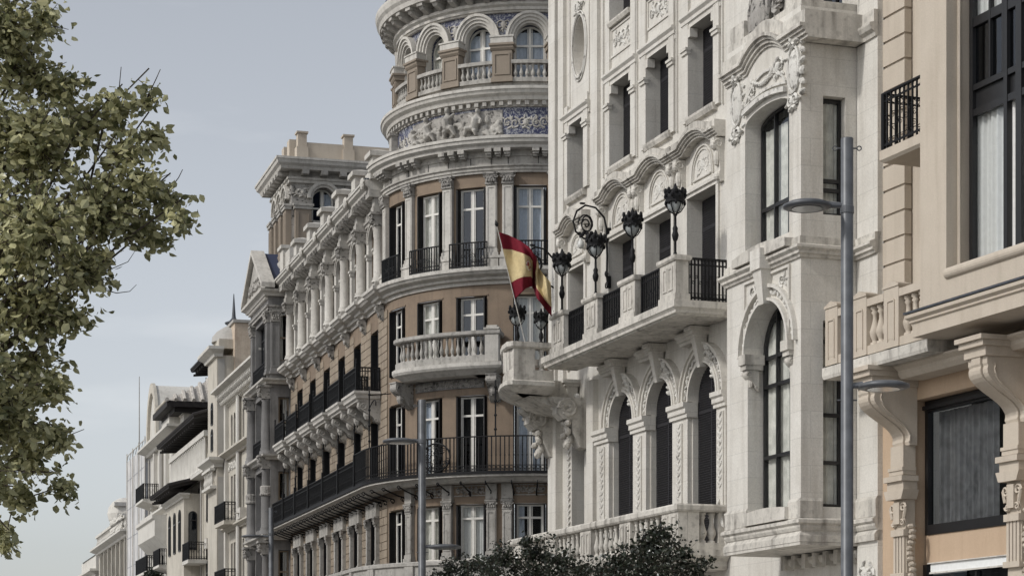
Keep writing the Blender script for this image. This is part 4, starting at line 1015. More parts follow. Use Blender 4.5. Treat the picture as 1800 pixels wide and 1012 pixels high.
m = MB().box(XP, 0, .6, .68, 20.41, 20.47)
for i in range(120): m.box(XP + .16 * i, XP + .16 * i + .07, .58, .7, 20.47, 20.54)
ob('roof_edge', m, 'lead', A, mp=bent)
# ---- upper drum
x0, x1 = -9.5, 10.5; du = -.36
ob('drum_base', MB().box(x0, x1, -.6, -.12, 20.9, 22.1, .4), 'mosaic', A, mp=drum)
fig = MB(); rr = random.Random(5)
def person(c, z, s, lean, arm):
    fig.ball(c, .1, z + .72 * s, .075 * s, .09, .09 * s, 8, 6); fig.tube([(c, .06, z + .62 * s), (c + lean * .4, .1, z + .45 * s), (c + lean, .08, z + .2 * s)], [.07 * s, .13 * s, .13 * s], 8)
    fig.tube([(c, .1, z + .56 * s), (c + arm * .18, .15, z + .5 * s), (c + arm * .34, .12, z + .6 * s)], [.05 * s, .045 * s, .035 * s], 6); fig.tube([(c, .1, z + .56 * s), (c - arm * .16, .14, z + .42 * s), (c - arm * .1, .16, z + .3 * s)], [.05 * s, .045 * s, .035 * s], 6)
    fig.tube([(c + lean, .08, z + .2 * s), (c + lean + arm * .25, .16, z + .2 * s), (c + lean + arm * .35, .12, z - .02)], [.1 * s, .085 * s, .05 * s], 7); fig.tube([(c + lean, .08, z + .18 * s), (c + lean - arm * .08, .14, z + .1 * s), (c + lean - arm * .1, .1, z - .04)], [.1 * s, .08 * s, .05 * s], 7)
for c, z, s, l, a in ((2.7, 21.2, 1.12, .14, 1), (3.75, 21.28, 1.22, .0, 1), (5.0, 21.2, 1.12, -.16, -1), (1.95, 21.12, .85, .1, 1)): person(c, z, s, l, a)
for i in range(70):
    c = rr.uniform(1.5, 5.9); fig.ball(c, .0, rr.uniform(21.1, 21.55 + .25 * rr.random()), rr.uniform(.08, .2), .09, rr.uniform(.06, .14), 6, 4, rr.uniform(0, 3))
for c in (2.2, 3.2, 4.4, 5.6): fig.spiral(c, .02, 21.3, .2, 1.5, .05, 1, 1, 14)
o = ob('carved_figures', fig, 'grey', A, mp=lambda x, d, z: drum(x, d * 1.5 - .1, z), smooth=True)
md = o.modifiers.new('merge', 'REMESH'); md.mode = 'VOXEL'; md.voxel_size = .03; md.use_smooth_shade = True
ob('carved_relief', MB().relief(5.95, 7.6, 21.2, 21.95, -.12, 8, 1.4, .04), 'grey', A, mp=drum)
ob('carved_relief', MB().relief(.3, 1.6, 21.2, 21.95, -.12, 18, 1.4, .04), 'grey', A, mp=drum)
ob('frieze_ground', MB().box(1.7, 5.9, -.2, -.09, 21.1, 22.02, .3), 'carved', A, mp=drum)
m = MB()
for x in (-.05, 7.9): m.box(x - .2, x + .2, -.15, .12, 21.1, 22.0).box(x - .26, x + .26, -.15, .2, 22.0, 22.1)
ob('scroll_buttress', m, 'grey', A, mp=drum)
ob('drum_cornice', MB().sweep([(-.6, 22.04), (-.08, 22.04), (-.06, 22.1), (.1, 22.12), (.1, 22.28), (.3, 22.3), (.34, 22.42), (.46, 22.5), (.5, 22.6), (.54, 22.62), (.54, 22.72), (-.6, 22.78)], [(x0, -.18), (x1, -.18)], .3), 'greylight', A, mp=drum)
for i in range(62): put('dentil', ('dent',), lambda: MB().box(-.07, .07, 0, .16, 0, .15), 'grey', A, x0 + .2 + .31 * i, -.08, 22.14, drum)
ob('drum_plinth', MB().sweep([(-.4, 22.72), (.22, 22.72), (.22, 22.82), (.1, 22.88), (.1, 22.98), (-.4, 22.98)], [(x0, -.3), (x1, -.3)], .3), 'grey', A, mp=drum)
arcx = [radians(a) * RR for a in (-60.9, -38.4, -15.9, 6.6, 29.1, 51.6, 74.1, 96.6)]
pierx = [radians(a) * RR for a in (-72.1, -49.6, -27.1, -4.6, 17.9, 40.4, 62.9, 85.4, 107.9)]
ring = [(c - .64, c + .64, 22.9, 25.12, 'arch') for c in arcx]
ob('drum_wall', wall(x0, x1, 22.9, 26.0, ring, -.4, .42, .3), 'mosaic', A, mp=drum)
for i, c in enumerate(arcx):
    window(A, c, -.8, 22.95, 1.1, 2.1, 'casement', drum, arch='arch', transom=.68, curtain=['curtainb', 'curtaing', 'curtainb'][i % 3])
    m = MB().arc(c, 24.5, .56, .64, 0, 180, -.62, -.36, 18).arc(c, 24.5, .64, .74, 0, 180, -.45, -.28, 18).arc(c, 24.5, .74, .84, 0, 180, -.45, -.22, 18).arc(c, 24.5, .84, .93, 0, 180, -.45, -.16, 18)
    for sx in (-1, 1):
        a, b = sorted((c + sx * .56, c + sx * .64)); m.box(a, b, -.62, -.4, 22.95, 24.5)
    ob('archivolt', m, 'greylight', A, mp=drum)
    ob('balustrade_rail', MB().box(c - .7, c + .7, -.3, -.08, 22.98, 23.12, .2).box(c - .7, c + .7, -.32, -.06, 23.6, 23.72, .2), 'grey', A, mp=drum)
    for k in range(6): baluster(A, 'grey', c - .55 + .22 * k, -.19, 23.12, .48, drum, fat=1.0)
for c in pierx:
    def pk():
        m = MB().box(-.34, .34, -.1, .30, 0, 1.08).box(-.38, .38, -.1, .34, 0, .16)
        for a, b in ((-.28, -.23), (.23, .28)): m.box(a, b, .30, .33, .24, .98)
        m.box(-.23, .23, .30, .33, .24, .29).box(-.23, .23, .30, .33, .93, .98); return m
    p = put('pier', ('dpier',), pk, 'pier', A, c, -.38, 22.98, drum)
    put('pier_capital', ('dpierc',), lambda: MB().prof([(-.1, 1.08), (.32, 1.08), (.37, 1.15), (.37, 1.2), (.40, 1.24), (-.1, 1.24)], -.40, .40).box(-.44, .44, -.1, .42, 1.24, 1.31), 'pier', A, c, -.38, 22.98, drum)
    ob('impost', MB().box(c - .42, c + .42, -.46, .0, 24.30, 24.5, .2).box(c - .45, c + .45, -.46, .03, 24.5, 24.55, .2), 'greylight', A, mp=drum)
    ob('spandrel_relief', MB().relief(c - .3, c + .3, 24.75, 25.3, -.38, int(c * 10) + 60, 1.3, .03), 'grey', A, mp=drum)
ob('drum_architrave', MB().sweep([(-.4, 25.42), (.0, 25.42), (.02, 25.48), (.08, 25.48), (.08, 25.58), (.18, 25.64), (.18, 25.74), (-.4, 25.74)], [(x0, -.28), (x1, -.28)], .3), 'greylight', A, mp=drum)
ob('top_cornice', MB().sweep([(-.6, 26.05), (.68, 26.05), (.72, 26.2), (.8, 26.3), (.84, 26.45), (.84, 26.55), (-.6, 26.6)], [(x0, -.3), (x1, -.3)], .3), 'greylight', A, mp=drum)
ob('drum_wall', MB().box(x0, x1, -.6, -.25, 25.74, 26.05, .4), 'grey', A, mp=drum)
for i in range(30): put('cornice_bracket', ('cbr',), lambda: MB().box(-.14, .14, 0, .6, .18, .3).prof([(0, .18), (.54, .18), (.48, .08), (.26, 0), (0, -.08)], -.1, .1), 'grey', A, x0 + .3 + .66 * i, -.26, 25.75, drum)
m = MB(); m.lathe([(RR + .2, 26.5), (RR - .2, 27.2), (RR - 1.2, 29.0), (1.5, 31), (.1, 31.4)], 0, -RR, 0, 40); ob('dome', m, 'slate', A)
# ---- end pavilion
XQ, DP = -24.1, .91
sp = side_map(XP, DP)
ob('pavilion_wall', wall(XQ, XP, 0, 19.7, [(-23.4, -20.1, z0, z1, 'rect') for z0, z1 in ((16.5, 18.9), (9.6, 12.2), (12.9, 15.5), (6.4, 8.7))], DP, .3), 'soot', A)
ob('pavilion_side', wall(0, DP, 0, 19.7, [(.36, .86, 16.9, 19.0, 'rect'), (.36, .86, 13.1, 15.3, 'rect'), (.36, .86, 9.6, 12.0, 'rect'), (.36, .86, 6.6, 8.5, 'rect')], 0, .25), 'soot', A, mp=sp)
for z, h in ((16.92, 2.06), (13.12, 2.16), (9.62, 2.36), (6.62, 1.86)): window(A, .61, -.2, z, .48, h, 'casement', sp, cols=1, curtain='curtain', frame_mat='ochre', rows=[.5])
for x, w, z, h in ((-21.75, 3.26, 16.52, 2.36), (-21.75, 3.26, 9.62, 2.56), (-21.75, 3.26, 12.92, 2.56), (-21.75, 3.26, 6.42, 2.26)): window(A, x, DP - .28, z, w, h, 'steel', cols=4, glass='glassd')
for z0, z1 in ((16.3, 18.6),):
    for x in (-23.75, -19.7): pilaster(A, 'soot', x, DP, z0, z1, .5, .14, flat); capital(A, 'carved', x, DP, z1, .54, .5, .2, flat)
    pilaster(A, 'soot', .22, 0, z0, z1, .4, .12, sp); capital(A, 'carved', .22, 0, z1, .44, .5, .18, sp)
pv = [(XQ, .05), (XQ, DP), (XP, DP), (XP, .05)]
ob('pavilion_architrave', MB().sweep([(-.1, 19.12), (.14, 19.12), (.14, 19.22), (.2, 19.26), (.2, 19.34), (-.1, 19.34)], pv), 'carved', A)
ob('pavilion_frieze', MB().sweep([(-.1, 19.34), (.12, 19.34), (.12, 19.72), (-.1, 19.72)], pv), 'soot', A)
m = MB(); 
for i in range(20): m.box(XQ + .1 + .24 * i, XQ + .22 + .24 * i, DP + .12, DP + .26, 19.58, 19.72)
ob('dentil_band', m, 'greylight', A, kind='stuff')
ob('pavilion_cornice', MB().sweep([(-.1, 19.72), (.3, 19.72), (.34, 19.82), (.5, 19.9), (.52, 20.0), (-.1, 20.02)], pv), 'greylight', A)
xm = (XQ + XP) / 2
m = MB().poly([(XQ - .5, 20.02), (XP + .5, 20.02), (xm, 21.9)], DP - .1, DP + .3)
ob('pediment', m, 'grey', A)
m = MB()
for a, b in (((XQ - .6, 20.03), (xm, 22.0)), ((xm, 22.0), (XP + .6, 20.03))):
    m.poly([a, b, (b[0], b[1] + .22), (a[0], a[1] + .22)], DP - .1, DP + .5)
ob('raking_cornice', m, 'greylight', A)
ob('carved_relief', MB().relief(xm - 1.6, xm + 1.6, 20.2, 20.9, DP + .3, 4, 1.4, .1), 'carved', A)
m = MB().add([(XQ - .3, DP, 20.2), (xm, DP, 22.1), (xm, -4, 22.1), (XQ - .3, -4, 20.2), (XP + .3, DP, 20.2), (XP + .3, -4, 20.2)], [(0, 1, 2, 3), (1, 4, 5, 2), (0, 4, 1), (3, 2, 5)])
ob('pavilion_roof', m, 'slate', A)
ob('chimney', MB().box(xm - .5, xm + .3, -1.2, -.5, 22.0, 22.9).box(xm - .56, xm + .36, -1.26, -.44, 22.9, 23.0), 'greylight', A)
m = MB().box(-19.3, -18.5, -.6, .5, 20.78, 21.7).box(-19.4, -18.4, -.7, .6, 21.7, 21.85).box(-18.5, -17.4, -.4, .4, 20.78, 21.5); ob('roof_pedestal', m, 'greylight', A)
for z in (15.85, 12.5, 8.95):
    ob('pavilion_ledge', MB().sweep([(-.1, z), (.2, z), (.24, z + .08), (.4, z + .14), (.42, z + .22), (-.1, z + .24)], pv), 'greylight', A)
for x, dd in ((-19.68, DP + .12), (-23.8, DP + .12)):
    for z0, z1 in ((12.74, 15.2), (9.2, 12.4 - .3), (0.2, 8.3)):
        ob('column', MB().lathe([(.32, 0), (.32, .15), (.27, .2), (.29, .26), (.25, .34), (.25, (z1 - z0) * .4), (.21, z1 - z0 - .1), (.25, z1 - z0 - .05), (.22, z1 - z0)], x, dd, z0, 14), 'soot', A, smooth=True)
        put('capital', ('pcap',), lambda: capital_mb(.52, .6, .5), 'carved', A, x, dd - .25, z1)
    ob('column_band', MB().lathe([(.26, 0), (.31, .03), (.31, .1), (.28, .13), (.3, .4), (.26, .45)], x, dd, 10.9, 14), 'carved', A)
for z in (16.1, 12.75): railing(A, -23.4, -20.1, DP + .1, z, .85)
# ---- far tower behind the pavilion
TD = -.05; XT, XU, TB = -19.5, -24.0, 4.9
ts = side_map(XT, TD)
so = [(c - .52, c + .52, 22.55, 24.72, 'arch') for c in (1.45, 3.3)]
fo = [(c - .5, c + .5, 22.55, 24.72, 'arch') for c in (-20.5, -21.75, -23.0)]
ob('tower_wall', wall(0, TB, 19.5, 25.2, so, 0, .4), 'carved', A, mp=ts); ob('tower_wall', wall(XU, XT, 19.5, 25.2, fo, TD, .4), 'carved', A)
for c in (1.45, 3.3): window(A, c, -.36, 22.57, 1.0, 2.13, 'casement', ts, arch='arch', transom=.6, curtain='curtainb')
for c in (-20.5, -21.75, -23.0): window(A, c, TD - .36, 22.57, .96, 2.13, 'casement', arch='arch', transom=.6)
for mp_, cs, ps in ((ts, (1.45, 3.3), (.5, 2.38, 4.3)), (lambda x, d, z: flat(x, d + TD, z), (-20.5, -21.75, -23.0), (-19.85, -21.12, -22.38, -23.65))):
    for c in cs:
        ob('archivolt', MB().arc(c, 24.2, .52, .62, 0, 180, 0, .14, 16).arc(c, 24.2, .62, .76, 0, 180, 0, .22, 16), 'greylight', A, mp=mp_)
        ob('balustrade_rail', MB().box(c - .5, c + .5, -.1, .1, 23.1, 23.22), 'grey', A, mp=mp_)
        for k in range(5):
            o = ob('baluster', cached(('tb', 'x'), lambda: mesh_of(MB().lathe([(r * .8, q * .6) for r, q in BAL], n=8), 'baluster')), 'grey', A, mp_(c - .38 + .19 * k, 0, 22.56))
    for c in ps:
        m = MB().box(c - .36, c + .36, 0, .26, 21.9, 23.66).box(c - .4, c + .4, 0, .3, 21.6, 21.9)
        for a, b in ((c - .26, c - .21), (c + .21, c + .26)): m.box(a, b, .26, .29, 22.1, 23.5)
        ob('pier', m, 'pier', A, mp=mp_); ob('pier_capital', MB().box(c - .42, c + .42, 0, .32, 23.66, 23.8).box(c - .46, c + .46, 0, .36, 23.8, 23.9), 'grey', A, mp=mp_)
        ob('carved_relief', MB().relief(c - .32, c + .32, 24.0, 24.9, .05, int(c * 7) + 90, 1.3, .08), 'grey', A, mp=mp_)
tp = [(XU, -TB + TD), (XU, TD), (XT, TD), (XT, -TB + TD)]
ob('tower_plinth', MB().sweep([(-.1, 21.2), (.36, 21.2), (.4, 21.35), (.4, 21.5), (.3, 21.58), (-.1, 21.58)], tp), 'greylight', A)
ob('tower_architrave', MB().sweep([(-.1, 24.86), (.12, 24.86), (.14, 24.98), (.2, 25.0), (.2, 25.1), (-.1, 25.1)], tp), 'greylight', A)
ob('tower_frieze', MB().sweep([(-.1, 25.1), (.1, 25.1), (.1, 25.36), (-.1, 25.36)], tp), 'grey', A)
ob('tower_cornice', MB().sweep([(-.1, 25.36), (.55, 25.36), (.6, 25.48), (.72, 25.58), (.76, 25.72), (.8, 25.74), (.8, 25.84), (-.1, 25.9)], tp), 'greylight', A)
for i in range(6): ob('cornice_bracket', MB().box(.4 + .85 * i, .7 + .85 * i, 0.1, .6, 25.16, 25.35), 'grey', A, mp=ts)
for i in range(7): ob('cornice_bracket', MB().box(XT - .4 - .68 * i, XT - .1 - .68 * i, TD + .1, TD + .6, 25.16, 25.35), 'grey', A)
m = MB().box(XU + .2, XT - .1, -TB - .6, -TB - .3, 25.9, 26.7).box(XT - .35, XT - .05, -9, TD - .4, 25.9, 26.72).box(XU + .2, XU + .5, -9, TD - .4, 25.9, 26.72).box(XU + .2, XT - .1, TD - .6, TD - .35, 25.9, 26.4)
ob('parapet', m, 'dcream', A)
for c in (.5, 2.6, 4.9): ob('chimney_pier', MB().box(c - .26, c + .26, -.5, .05, 25.9, 26.5).box(c - .2, c + .2, -.45, 0, 26.5, 27.1).box(c - .26, c + .26, -.5, .06, 27.1, 27.18), 'dcream', A, mp=ts)
for x in (-20.6, -22.0, -23.6): ob('chimney_pier', MB().box(x - .3, x + .3, -.6, -.1, 25.9, 27.0), 'dcream', A)

# ---------------------------------------------------------------- flag
def px(u, v, Y): return Vector(((u - 900) / 3800 * Y, Y, 1.7 + (1235 - v) / 3800 * Y))
YF = 53.6
FL = thing('flag', 'red and yellow striped flag with a small crest drooping from a slanted white pole', 'flag', px(945, 640, YF + .5))
ctl = [((877, 408), (904, 527)), ((894, 413), (915, 516)), ((914, 423), (924, 507)), ((930, 434), (934, 503)), ((943, 452), (938, 508)), ((948, 472), (944, 524)), ((958, 486), (957, 541)), ((968, 496), (970, 556))]
NU, NV = 84, 48; vs = []; fs = []; ms = []
for i in range(NU + 1):
    t = i / NU * (len(ctl) - 1); k = min(int(t), len(ctl) - 2); q = t - k
    (ax, ay), (bx, by) = ctl[k]; (cx_, cy_), (dx, dy) = ctl[k + 1]
    tx, ty = ax + (cx_ - ax) * q, ay + (cy_ - ay) * q; ux, uy = bx + (dx - bx) * q, by + (dy - by) * q
    for j in range(NV + 1):
        s = j / NV; u = i / NU
        dep = .24 * sin(u * 11.0 + s * 2.6) * min(1, u * 4) + .13 * sin(u * 21 - s * 5) * min(1, u * 2)
        vs.append(tuple(px(tx + (ux - tx) * s, ty + (uy - ty) * s, YF + dep) - Vector(FL.location)))
for i in range(NU):
    for j in range(NV):
        a = i * (NV + 1) + j; fs.append((a, a + NV + 1, a + NV + 2, a + 1)); u, s = (i + .5) / NU, (j + .5) / NV
        if u > .56: c = 1 if s < .72 else 0
        else: c = 1 if .25 < s < .75 else 0
        if .50 < u < .60: c = 0
        if .34 < u < .46 and .36 < s < .62 and ((u - .4) / .05) ** 2 + ((s - .49) / .13) ** 2 < 1: q_ = ((u - .4) / .05) ** 2 + ((s - .49) / .13) ** 2; c = 3 if .55 < q_ < .8 else (2 if (u < .4) == (s < .49) else 1)
        ms.append(c)
me = bpy.data.meshes.new('cloth'); me.from_pydata(vs, [], fs)
for k in ('red', 'yellow', 'crest', 'white'): me.materials.append(M[k])
for p, c in zip(me.polygons, ms): p.material_index = c; p.use_smooth = True
o = bpy.data.objects.new('cloth', me); COL.objects.link(o); o.parent = FL
so_ = o.modifiers.new('thickness', 'SOLIDIFY'); so_.thickness = .006
def wtube(pts, r, n=6):
    m = MB().tube([tuple(p) for p in pts], r, n); m.v = [(a, -b, c) for a, b, c in m.v]; return m
L0 = Vector(FL.location)
ob('pole', wtube([px(873.5, 398, YF) - L0, px(923, 602, YF) - L0], .012), 'greylight', FL)
ob('finial', wtube([px(873.5, 398, YF) - L0, px(873, 394, YF) - L0, px(871, 386, YF) - L0], [.03, .05, .004]), 'iron', FL)
# ---------------------------------------------------------------- peach and cream building at the right edge
PD, BD_ = (7.0, 40.9), 21.7
G = frame('peach_building', 'cream and peach building at the right edge with oriel, scrolled consoles and plate window', 'building', PD, BD_)
ob('lower_wall', wall(.0, 11, 0, 7.85, [(1.09, 4.42, .4, 7.27, 'rect'), (5.4, 9.0, .4, 7.27, 'rect')], 0, .36), 'peach', G)
ob('upper_wall', wall(.0, 11, 7.85, 22, [(1.55, 2.7, 11.8, 14.2, 'rect')], -.18, .3), 'dcream', G)
window(G, 2.12, -.42, 11.82, 1.1, 2.36, 'casement', glass='glassd')
ob('roof', MB().box(0, 11, -10, -.3, 21.8, 22.1), 'lead', G)
z = 9.0; rz_ = random.Random(1)                          # rusticated pilaster, block by block
while z < 16:
    put('rusticated_block', ('rust',), lambda: MB().poly([(-.39, .02), (.39, .02), (.39, .44), (-.39, .44)], -.15, 0).poly([(-.36, 0), (.36, 0), (.36, .46), (-.36, .46)], -.17, -.03), 'dcream', G, .4, .0, z); z += .468
ob('pilaster_core', MB().box(.04, .76, -.178, -.05, 7.86, 21.5), 'dcream', G)
ob('corner_strip', MB().box(-.12, .0, -.3, .02, 0, 22), 'cream', G)
m = MB().relief(2.55, 3.2, 14.0, 15.2, -.12, 3, 1, .1).box(2.6, 3.1, -.17, -.0, 13.6, 13.75); ob('carved_relief', m, 'peach', G)
m = MB().box(2.62, 3.0, -.17, .02, 9.2, 10.6); m.ball(2.85, .05, 10.1, .18, .12, .3, 8, 5); ob('carved_bracket', m, 'peach', G)
# small iron balcony
bb = [(1.35, -.1), (1.35, .88), (3.22, .88)]
ob('balcony_slab', MB().sweep([(-.9, 11.5), (-.05, 11.5), (0, 11.55), (0, 11.72), (-.9, 11.74)], bb), 'dcream', G)
railing(G, 1.38, 3.22, .82, 11.75, 1.02, gap=.14, bar=.014)
r = railing(G, -.42, .42, 0, 11.75, 1.02, gap=.14, bar=.014); r.location = (1.41, -.4, 11.75); r.rotation_euler[2] = pi / 2
ob('balcony_bracket', MB().box(2.35, 3.0, -.17, .35, 11.1, 11.3).box(2.3, 3.05, -.17, .45, 11.3, 11.42).box(2.42, 2.94, -.17, .22, 10.7, 11.1), 'dcream', G)
# oriel
DO = 1.2
ob('oriel_front', wall(3.25, 11, 8.47, 22, [(4.03, 9.6, 9.03, 21.5, 'rect')], DO, .52), 'dcream', G)
ob('oriel_side', MB().box(3.2, 3.25, -.1, DO - .01, 8.06, 22), 'dcream', G)
ob('jamb_bead', MB().tube([(4.055, DO - .24, 9.1), (4.055, DO - .24, 21)], .03, 6), 'dcream', G)
m = MB().prof([(.62 + .0, 8.9), (DO - .02, 8.88)] + [(DO + .10 * cos(a * pi / 8 - pi / 2) - .02, 8.98 + .10 * sin(a * pi / 8 - pi / 2)) for a in range(9)] + [(.62, 9.06)], 4.05, 9.5)
ob('roll_sill', m, 'dcream', G)
op_ = [(3.05, -.05), (3.05, DO + .05), (11, DO + .05)]
ob('oriel_ledge', MB().sweep([(-1.2, 8.05), (0, 8.05), (0, 8.28), (.04, 8.3), (.04, 8.34), (.1, 8.38), (.1, 8.44), (-1.2, 8.46)], op_), 'dcream', G)
ob('zinc_flashing', MB().sweep([(-.2, 8.462), (.12, 8.452), (.12, 8.49), (-.2, 8.51)], op_), 'lead', G)
# oriel window: steel frames, spandrel panels, voile curtains
m = MB(); dw = DO - .50
for x in (4.06, 5.06, 5.40, 6.4, 7.4): m.box(x, x + (.1 if x < 5.2 or x > 5.6 else .16), dw - .04, dw + .06, 9.05, 21)
for z0, z1 in ((9.05, 9.12), (11.66, 11.78), (12.1, 12.2), (13.18, 13.34), (15.9, 16.05)): m.box(4.06, 9.6, dw - .03, dw + .05, z0, z1)
for x in (4.62, 5.0): m.box(x, x + .05, dw - .03, dw + .055, 12.2, 15.9)
ow = ob('oriel_window', m, 'steel', G)
ob('spandrel_panel', MB().box(4.1, 9.6, dw - .04, dw - .01, 11.78, 12.1), 'steel', ow)
for i, (a, b) in enumerate(((4.12, 4.62), (4.67, 5.0), (5.1, 5.4), (5.56, 6.4), (6.5, 7.4), (7.5, 9.6))): ob('spandrel_glass', MB().box(a, b, dw - .012, dw - .004, 12.2, 13.18), 'glassd', ow)
for a, b in ((4.16, 5.06), (5.56, 6.4), (6.5, 7.4), (7.5, 9.6)):
    for z0, z1 in ((9.12, 11.66), (13.34, 15.9)): ob('pane', MB().box(a, b, dw - .012, dw - .004, z0, z1), 'glass', ow)
def wav(x0, x1, z0, z1, d):
    n = int((x1 - x0) / .03); vs = []; fs = []
    for i in range(n + 1):
        x = x0 + (x1 - x0) * i / n; q = d + .035 * sin(i * 1.25) + .02 * sin(i * .37 + 1); vs += [(x, q, z0), (x, q, z1)]
        if i: fs.append((2 * i - 2, 2 * i, 2 * i + 1, 2 * i - 1))
    return MB().add(vs, fs)
for z0, z1 in ((9.1, 11.7), (13.3, 15.9)): ob('curtain', wav(4.06, 9.5, z0, z1, dw - .1), 'curtain', ow)
ob('room_shade_panel', MB().box(4.03, 9.6, dw - .9, dw - .85, 9, 21), 'dark', ow)
# first balustrade with slab
ob('balcony_slab', MB().sweep([(-1.1, 7.84), (-.0, 7.84), (0.02, 7.9), (.02, 8.06), (-1.1, 8.08)], [(-.6, .0), (-.6, .92), (3.04, .92)]), 'cream_trim', G)
ob('balcony_soffit', MB().prof([(.003, 7.6), (.45, 7.6), (.52, 7.68), (.52, 7.74), (.62, 7.8), (.62, 7.838), (.003, 7.838)], 1.4, 10), 'dcream', G)
for a, b in ((.42, .9), (1.5, 2.0), (-.6, -.15)):
    m = MB().box(a, b, .6, .88, 8.1, 9.18).poly([(a - .02, 9.18), (b + .02, 9.18), (b + .02, 9.22), ((a + b) / 2, 9.3), (a - .02, 9.22)], .58, .9)
    c = (a + b) / 2
    m.box(c - .1, c + .1, .88, .885, 8.25, 8.9)
    for q in (-.12, .1): m.box(c + q, c + q + .025, .88, .9, 8.22, 8.95)
    m.box(c - .095, c + .1, .88, .9, 8.93, 8.96); ob('pedestal', m, 'dcream', G)
ob('balustrade_rail', MB().box(-.5, 3.1, .6, .86, 8.1, 8.26).box(-.14, .41, .6, .88, 8.98, 9.12).box(.91, 1.49, .6, .88, 8.98, 9.12).box(2.01, 3.1, .6, .88, 8.98, 9.12), 'dcream', G)
for x in (0.12, .98, 1.2, 1.42, 2.12, 2.36, 2.6, 2.84): baluster(G, 'dcream', x, .74, 8.26, .72, fat=1.2)
# big scrolled consoles carrying the ledge
def bigcon():
    pts = [(0, 0), (.92, 0), (.92, -.12)]
    for i in range(15):
        t = i / 14; pts.append((.90 - .72 * (3 * t * t - 2 * t ** 3) + .06 * sin(2 * pi * t), -.16 - .84 * t))
    pts += [(.16, -1.06), (0, -1.06)]; m = MB()
    for a, b, o in ((-.28, -.14, 0), (-.13, .13, .04), (.14, .28, 0)): m.prof([(max(0, d + (o if d > 0 else 0)), z) for d, z in pts], a, b)
    m.prof([(max(0, d - .04), z) for d, z in pts], -.14, .14)
    pp = [(d * .82 + .02, z) for d, z in pts[2:-2]]
    for sx in (-.285, .285): m.tube([(sx, d, z) for d, z in pp], .018, 4)
    m.box(-.22, .22, 0, .26, -1.46, -1.06).box(-.25, .25, 0, .3, -1.52, -1.46).box(-.24, .24, 0, .28, -1.6, -1.52).poly([(-.2, -1.6), (.2, -1.6), (.12, -1.8), (-.12, -1.8)], 0, .2)
    m.box(-.32, .32, 0, .98, 0, .16).box(-.36, .36, 0, 1.06, .16, .26).box(-.4, .4, 0, 1.12, .26, .34)
    return m
for x in (.95, 4.55, 8.2):
    put('console', ('bigcon',), bigcon, 'dcream', G, x, .002, 7.5)
    m = MB().box(x - .28, x + .28, 0, .3, 5.62, 5.78).box(x - .32, x + .32, 0, .36, 5.78, 5.88).poly([(x - .26, 5.45), (x + .26, 5.45), (x + .34, 5.62), (x - .34, 5.62)], 0, .34)
    ob('herm_capital', m, 'dcream', G)
    m = MB().box(x - .2, x + .2, 0, .2, 4.9, 5.45)
    for sx in (-1, 1): m.spiral(x + sx * .18, .24, 5.3, .1, 1.3, .03, 0, sx, 12).spiral(x + sx * .14, .24, 5.02, .07, 1.3, .025, pi, -sx, 12).tube([(x + sx * .26, .24, 5.3), (x + sx * .2, .24, 5.1)], .03, 5)
    m.box(x - .1, x + .1, .2, .28, 5.0, 5.4); ob('herm_scroll', m, 'dcream', G)
    m = MB().box(x - .22, x + .22, 0, .26, 4.78, 4.9)
    for i in range(4): m.box(x - .19 + .1 * i, x - .12 + .1 * i, 0, .22, 4.1, 4.78)
    m.box(x - .2, x + .2, 0, .18, 3.2, 4.78).box(x - .24, x + .24, 0, .26, 4.0, 4.1); ob('herm_shaft', m, 'dcream', G)
    m = MB()
    for i in range(16): m.ball(x + .27 + .04 * sin(i), .12, 4.95 - i * .1, .06, .09, .05, 6, 4, i)
    ob('carved_garland', m, 'dcream', G)
# plate window of the lower floor
for c, w in ((2.76, 3.3), (7.2, 3.56)):
    m = MB(); a, b = c - w / 2, c + w / 2
    m.box(a, a + .1, -.36, -.24, 4.8, 7.26).box(b - .1, b, -.36, -.24, 4.8, 7.26).box(a + .1, b - .1, -.36, -.24, 7.06, 7.26).box(a + .1, b - .1, -.36, -.22, 4.8, 4.98).box(a, b, -.3, -.18, 7.1, 7.17)
    pw = ob('plate_window', m, 'steel', G)
    ob('pane', MB().box(a + .1, b - .1, -.325, -.317, 4.98, 7.06), 'glass', pw)
    ob('voile_curtain', wav(a + .25, a + w * .62, 5.0, 7.05, -.42), M['curtaind'], pw)
    ob('room_shade_panel', MB().box(a, b, -1.3, -1.25, 4.7, 7.3), 'dark', pw)
    ob('panel', MB().box(a + .02, b - .02, -.36, -.25, 4.26, 4.795), 'peach', G)
    sf = ob('shop_fascia', MB().box(a + .25, b - .02, -.3, -.2, 4.10, 4.25), 'signwhite', G)
    ob('fascia_trim', MB().box(a + .25, b - .02, -.2, -.17, 4.07, 4.1).box(a + .2, b, -.3, -.16, 4.255, 4.275), 'greylight', sf)
    m = MB().box(a, a + .12, -.34, -.2, .4, 4.25).box(b - .02, b + .02, -.34, -.2, .4, 4.05).box(c, c + .06, -.34, -.22, .4, 4.05)
    for zz in (3.95, 3.72, 3.5): m.box(a + .3, b - .05, -.62, -.57, zz, zz + .07)
    sw = ob('shop_window', m, 'steel', G); ob('pane', MB().box(a + .12, b, -.285, -.278, .4, 4.06), 'glassd', sw); ob('room_shade_panel', MB().box(a, b, -1.2, -1.15, .3, 4.3), 'dark', sw)
    m = MB(); rr = random.Random(9)
    for q in range(26): x = rr.uniform(a + .4, b - .2); m.box(x, x + rr.uniform(.05, .25), -.8, -.72, 3.62 + .12 * (q % 4), 3.68 + .12 * (q % 4))
    ob('window_display', m, 'signwhite', sw)

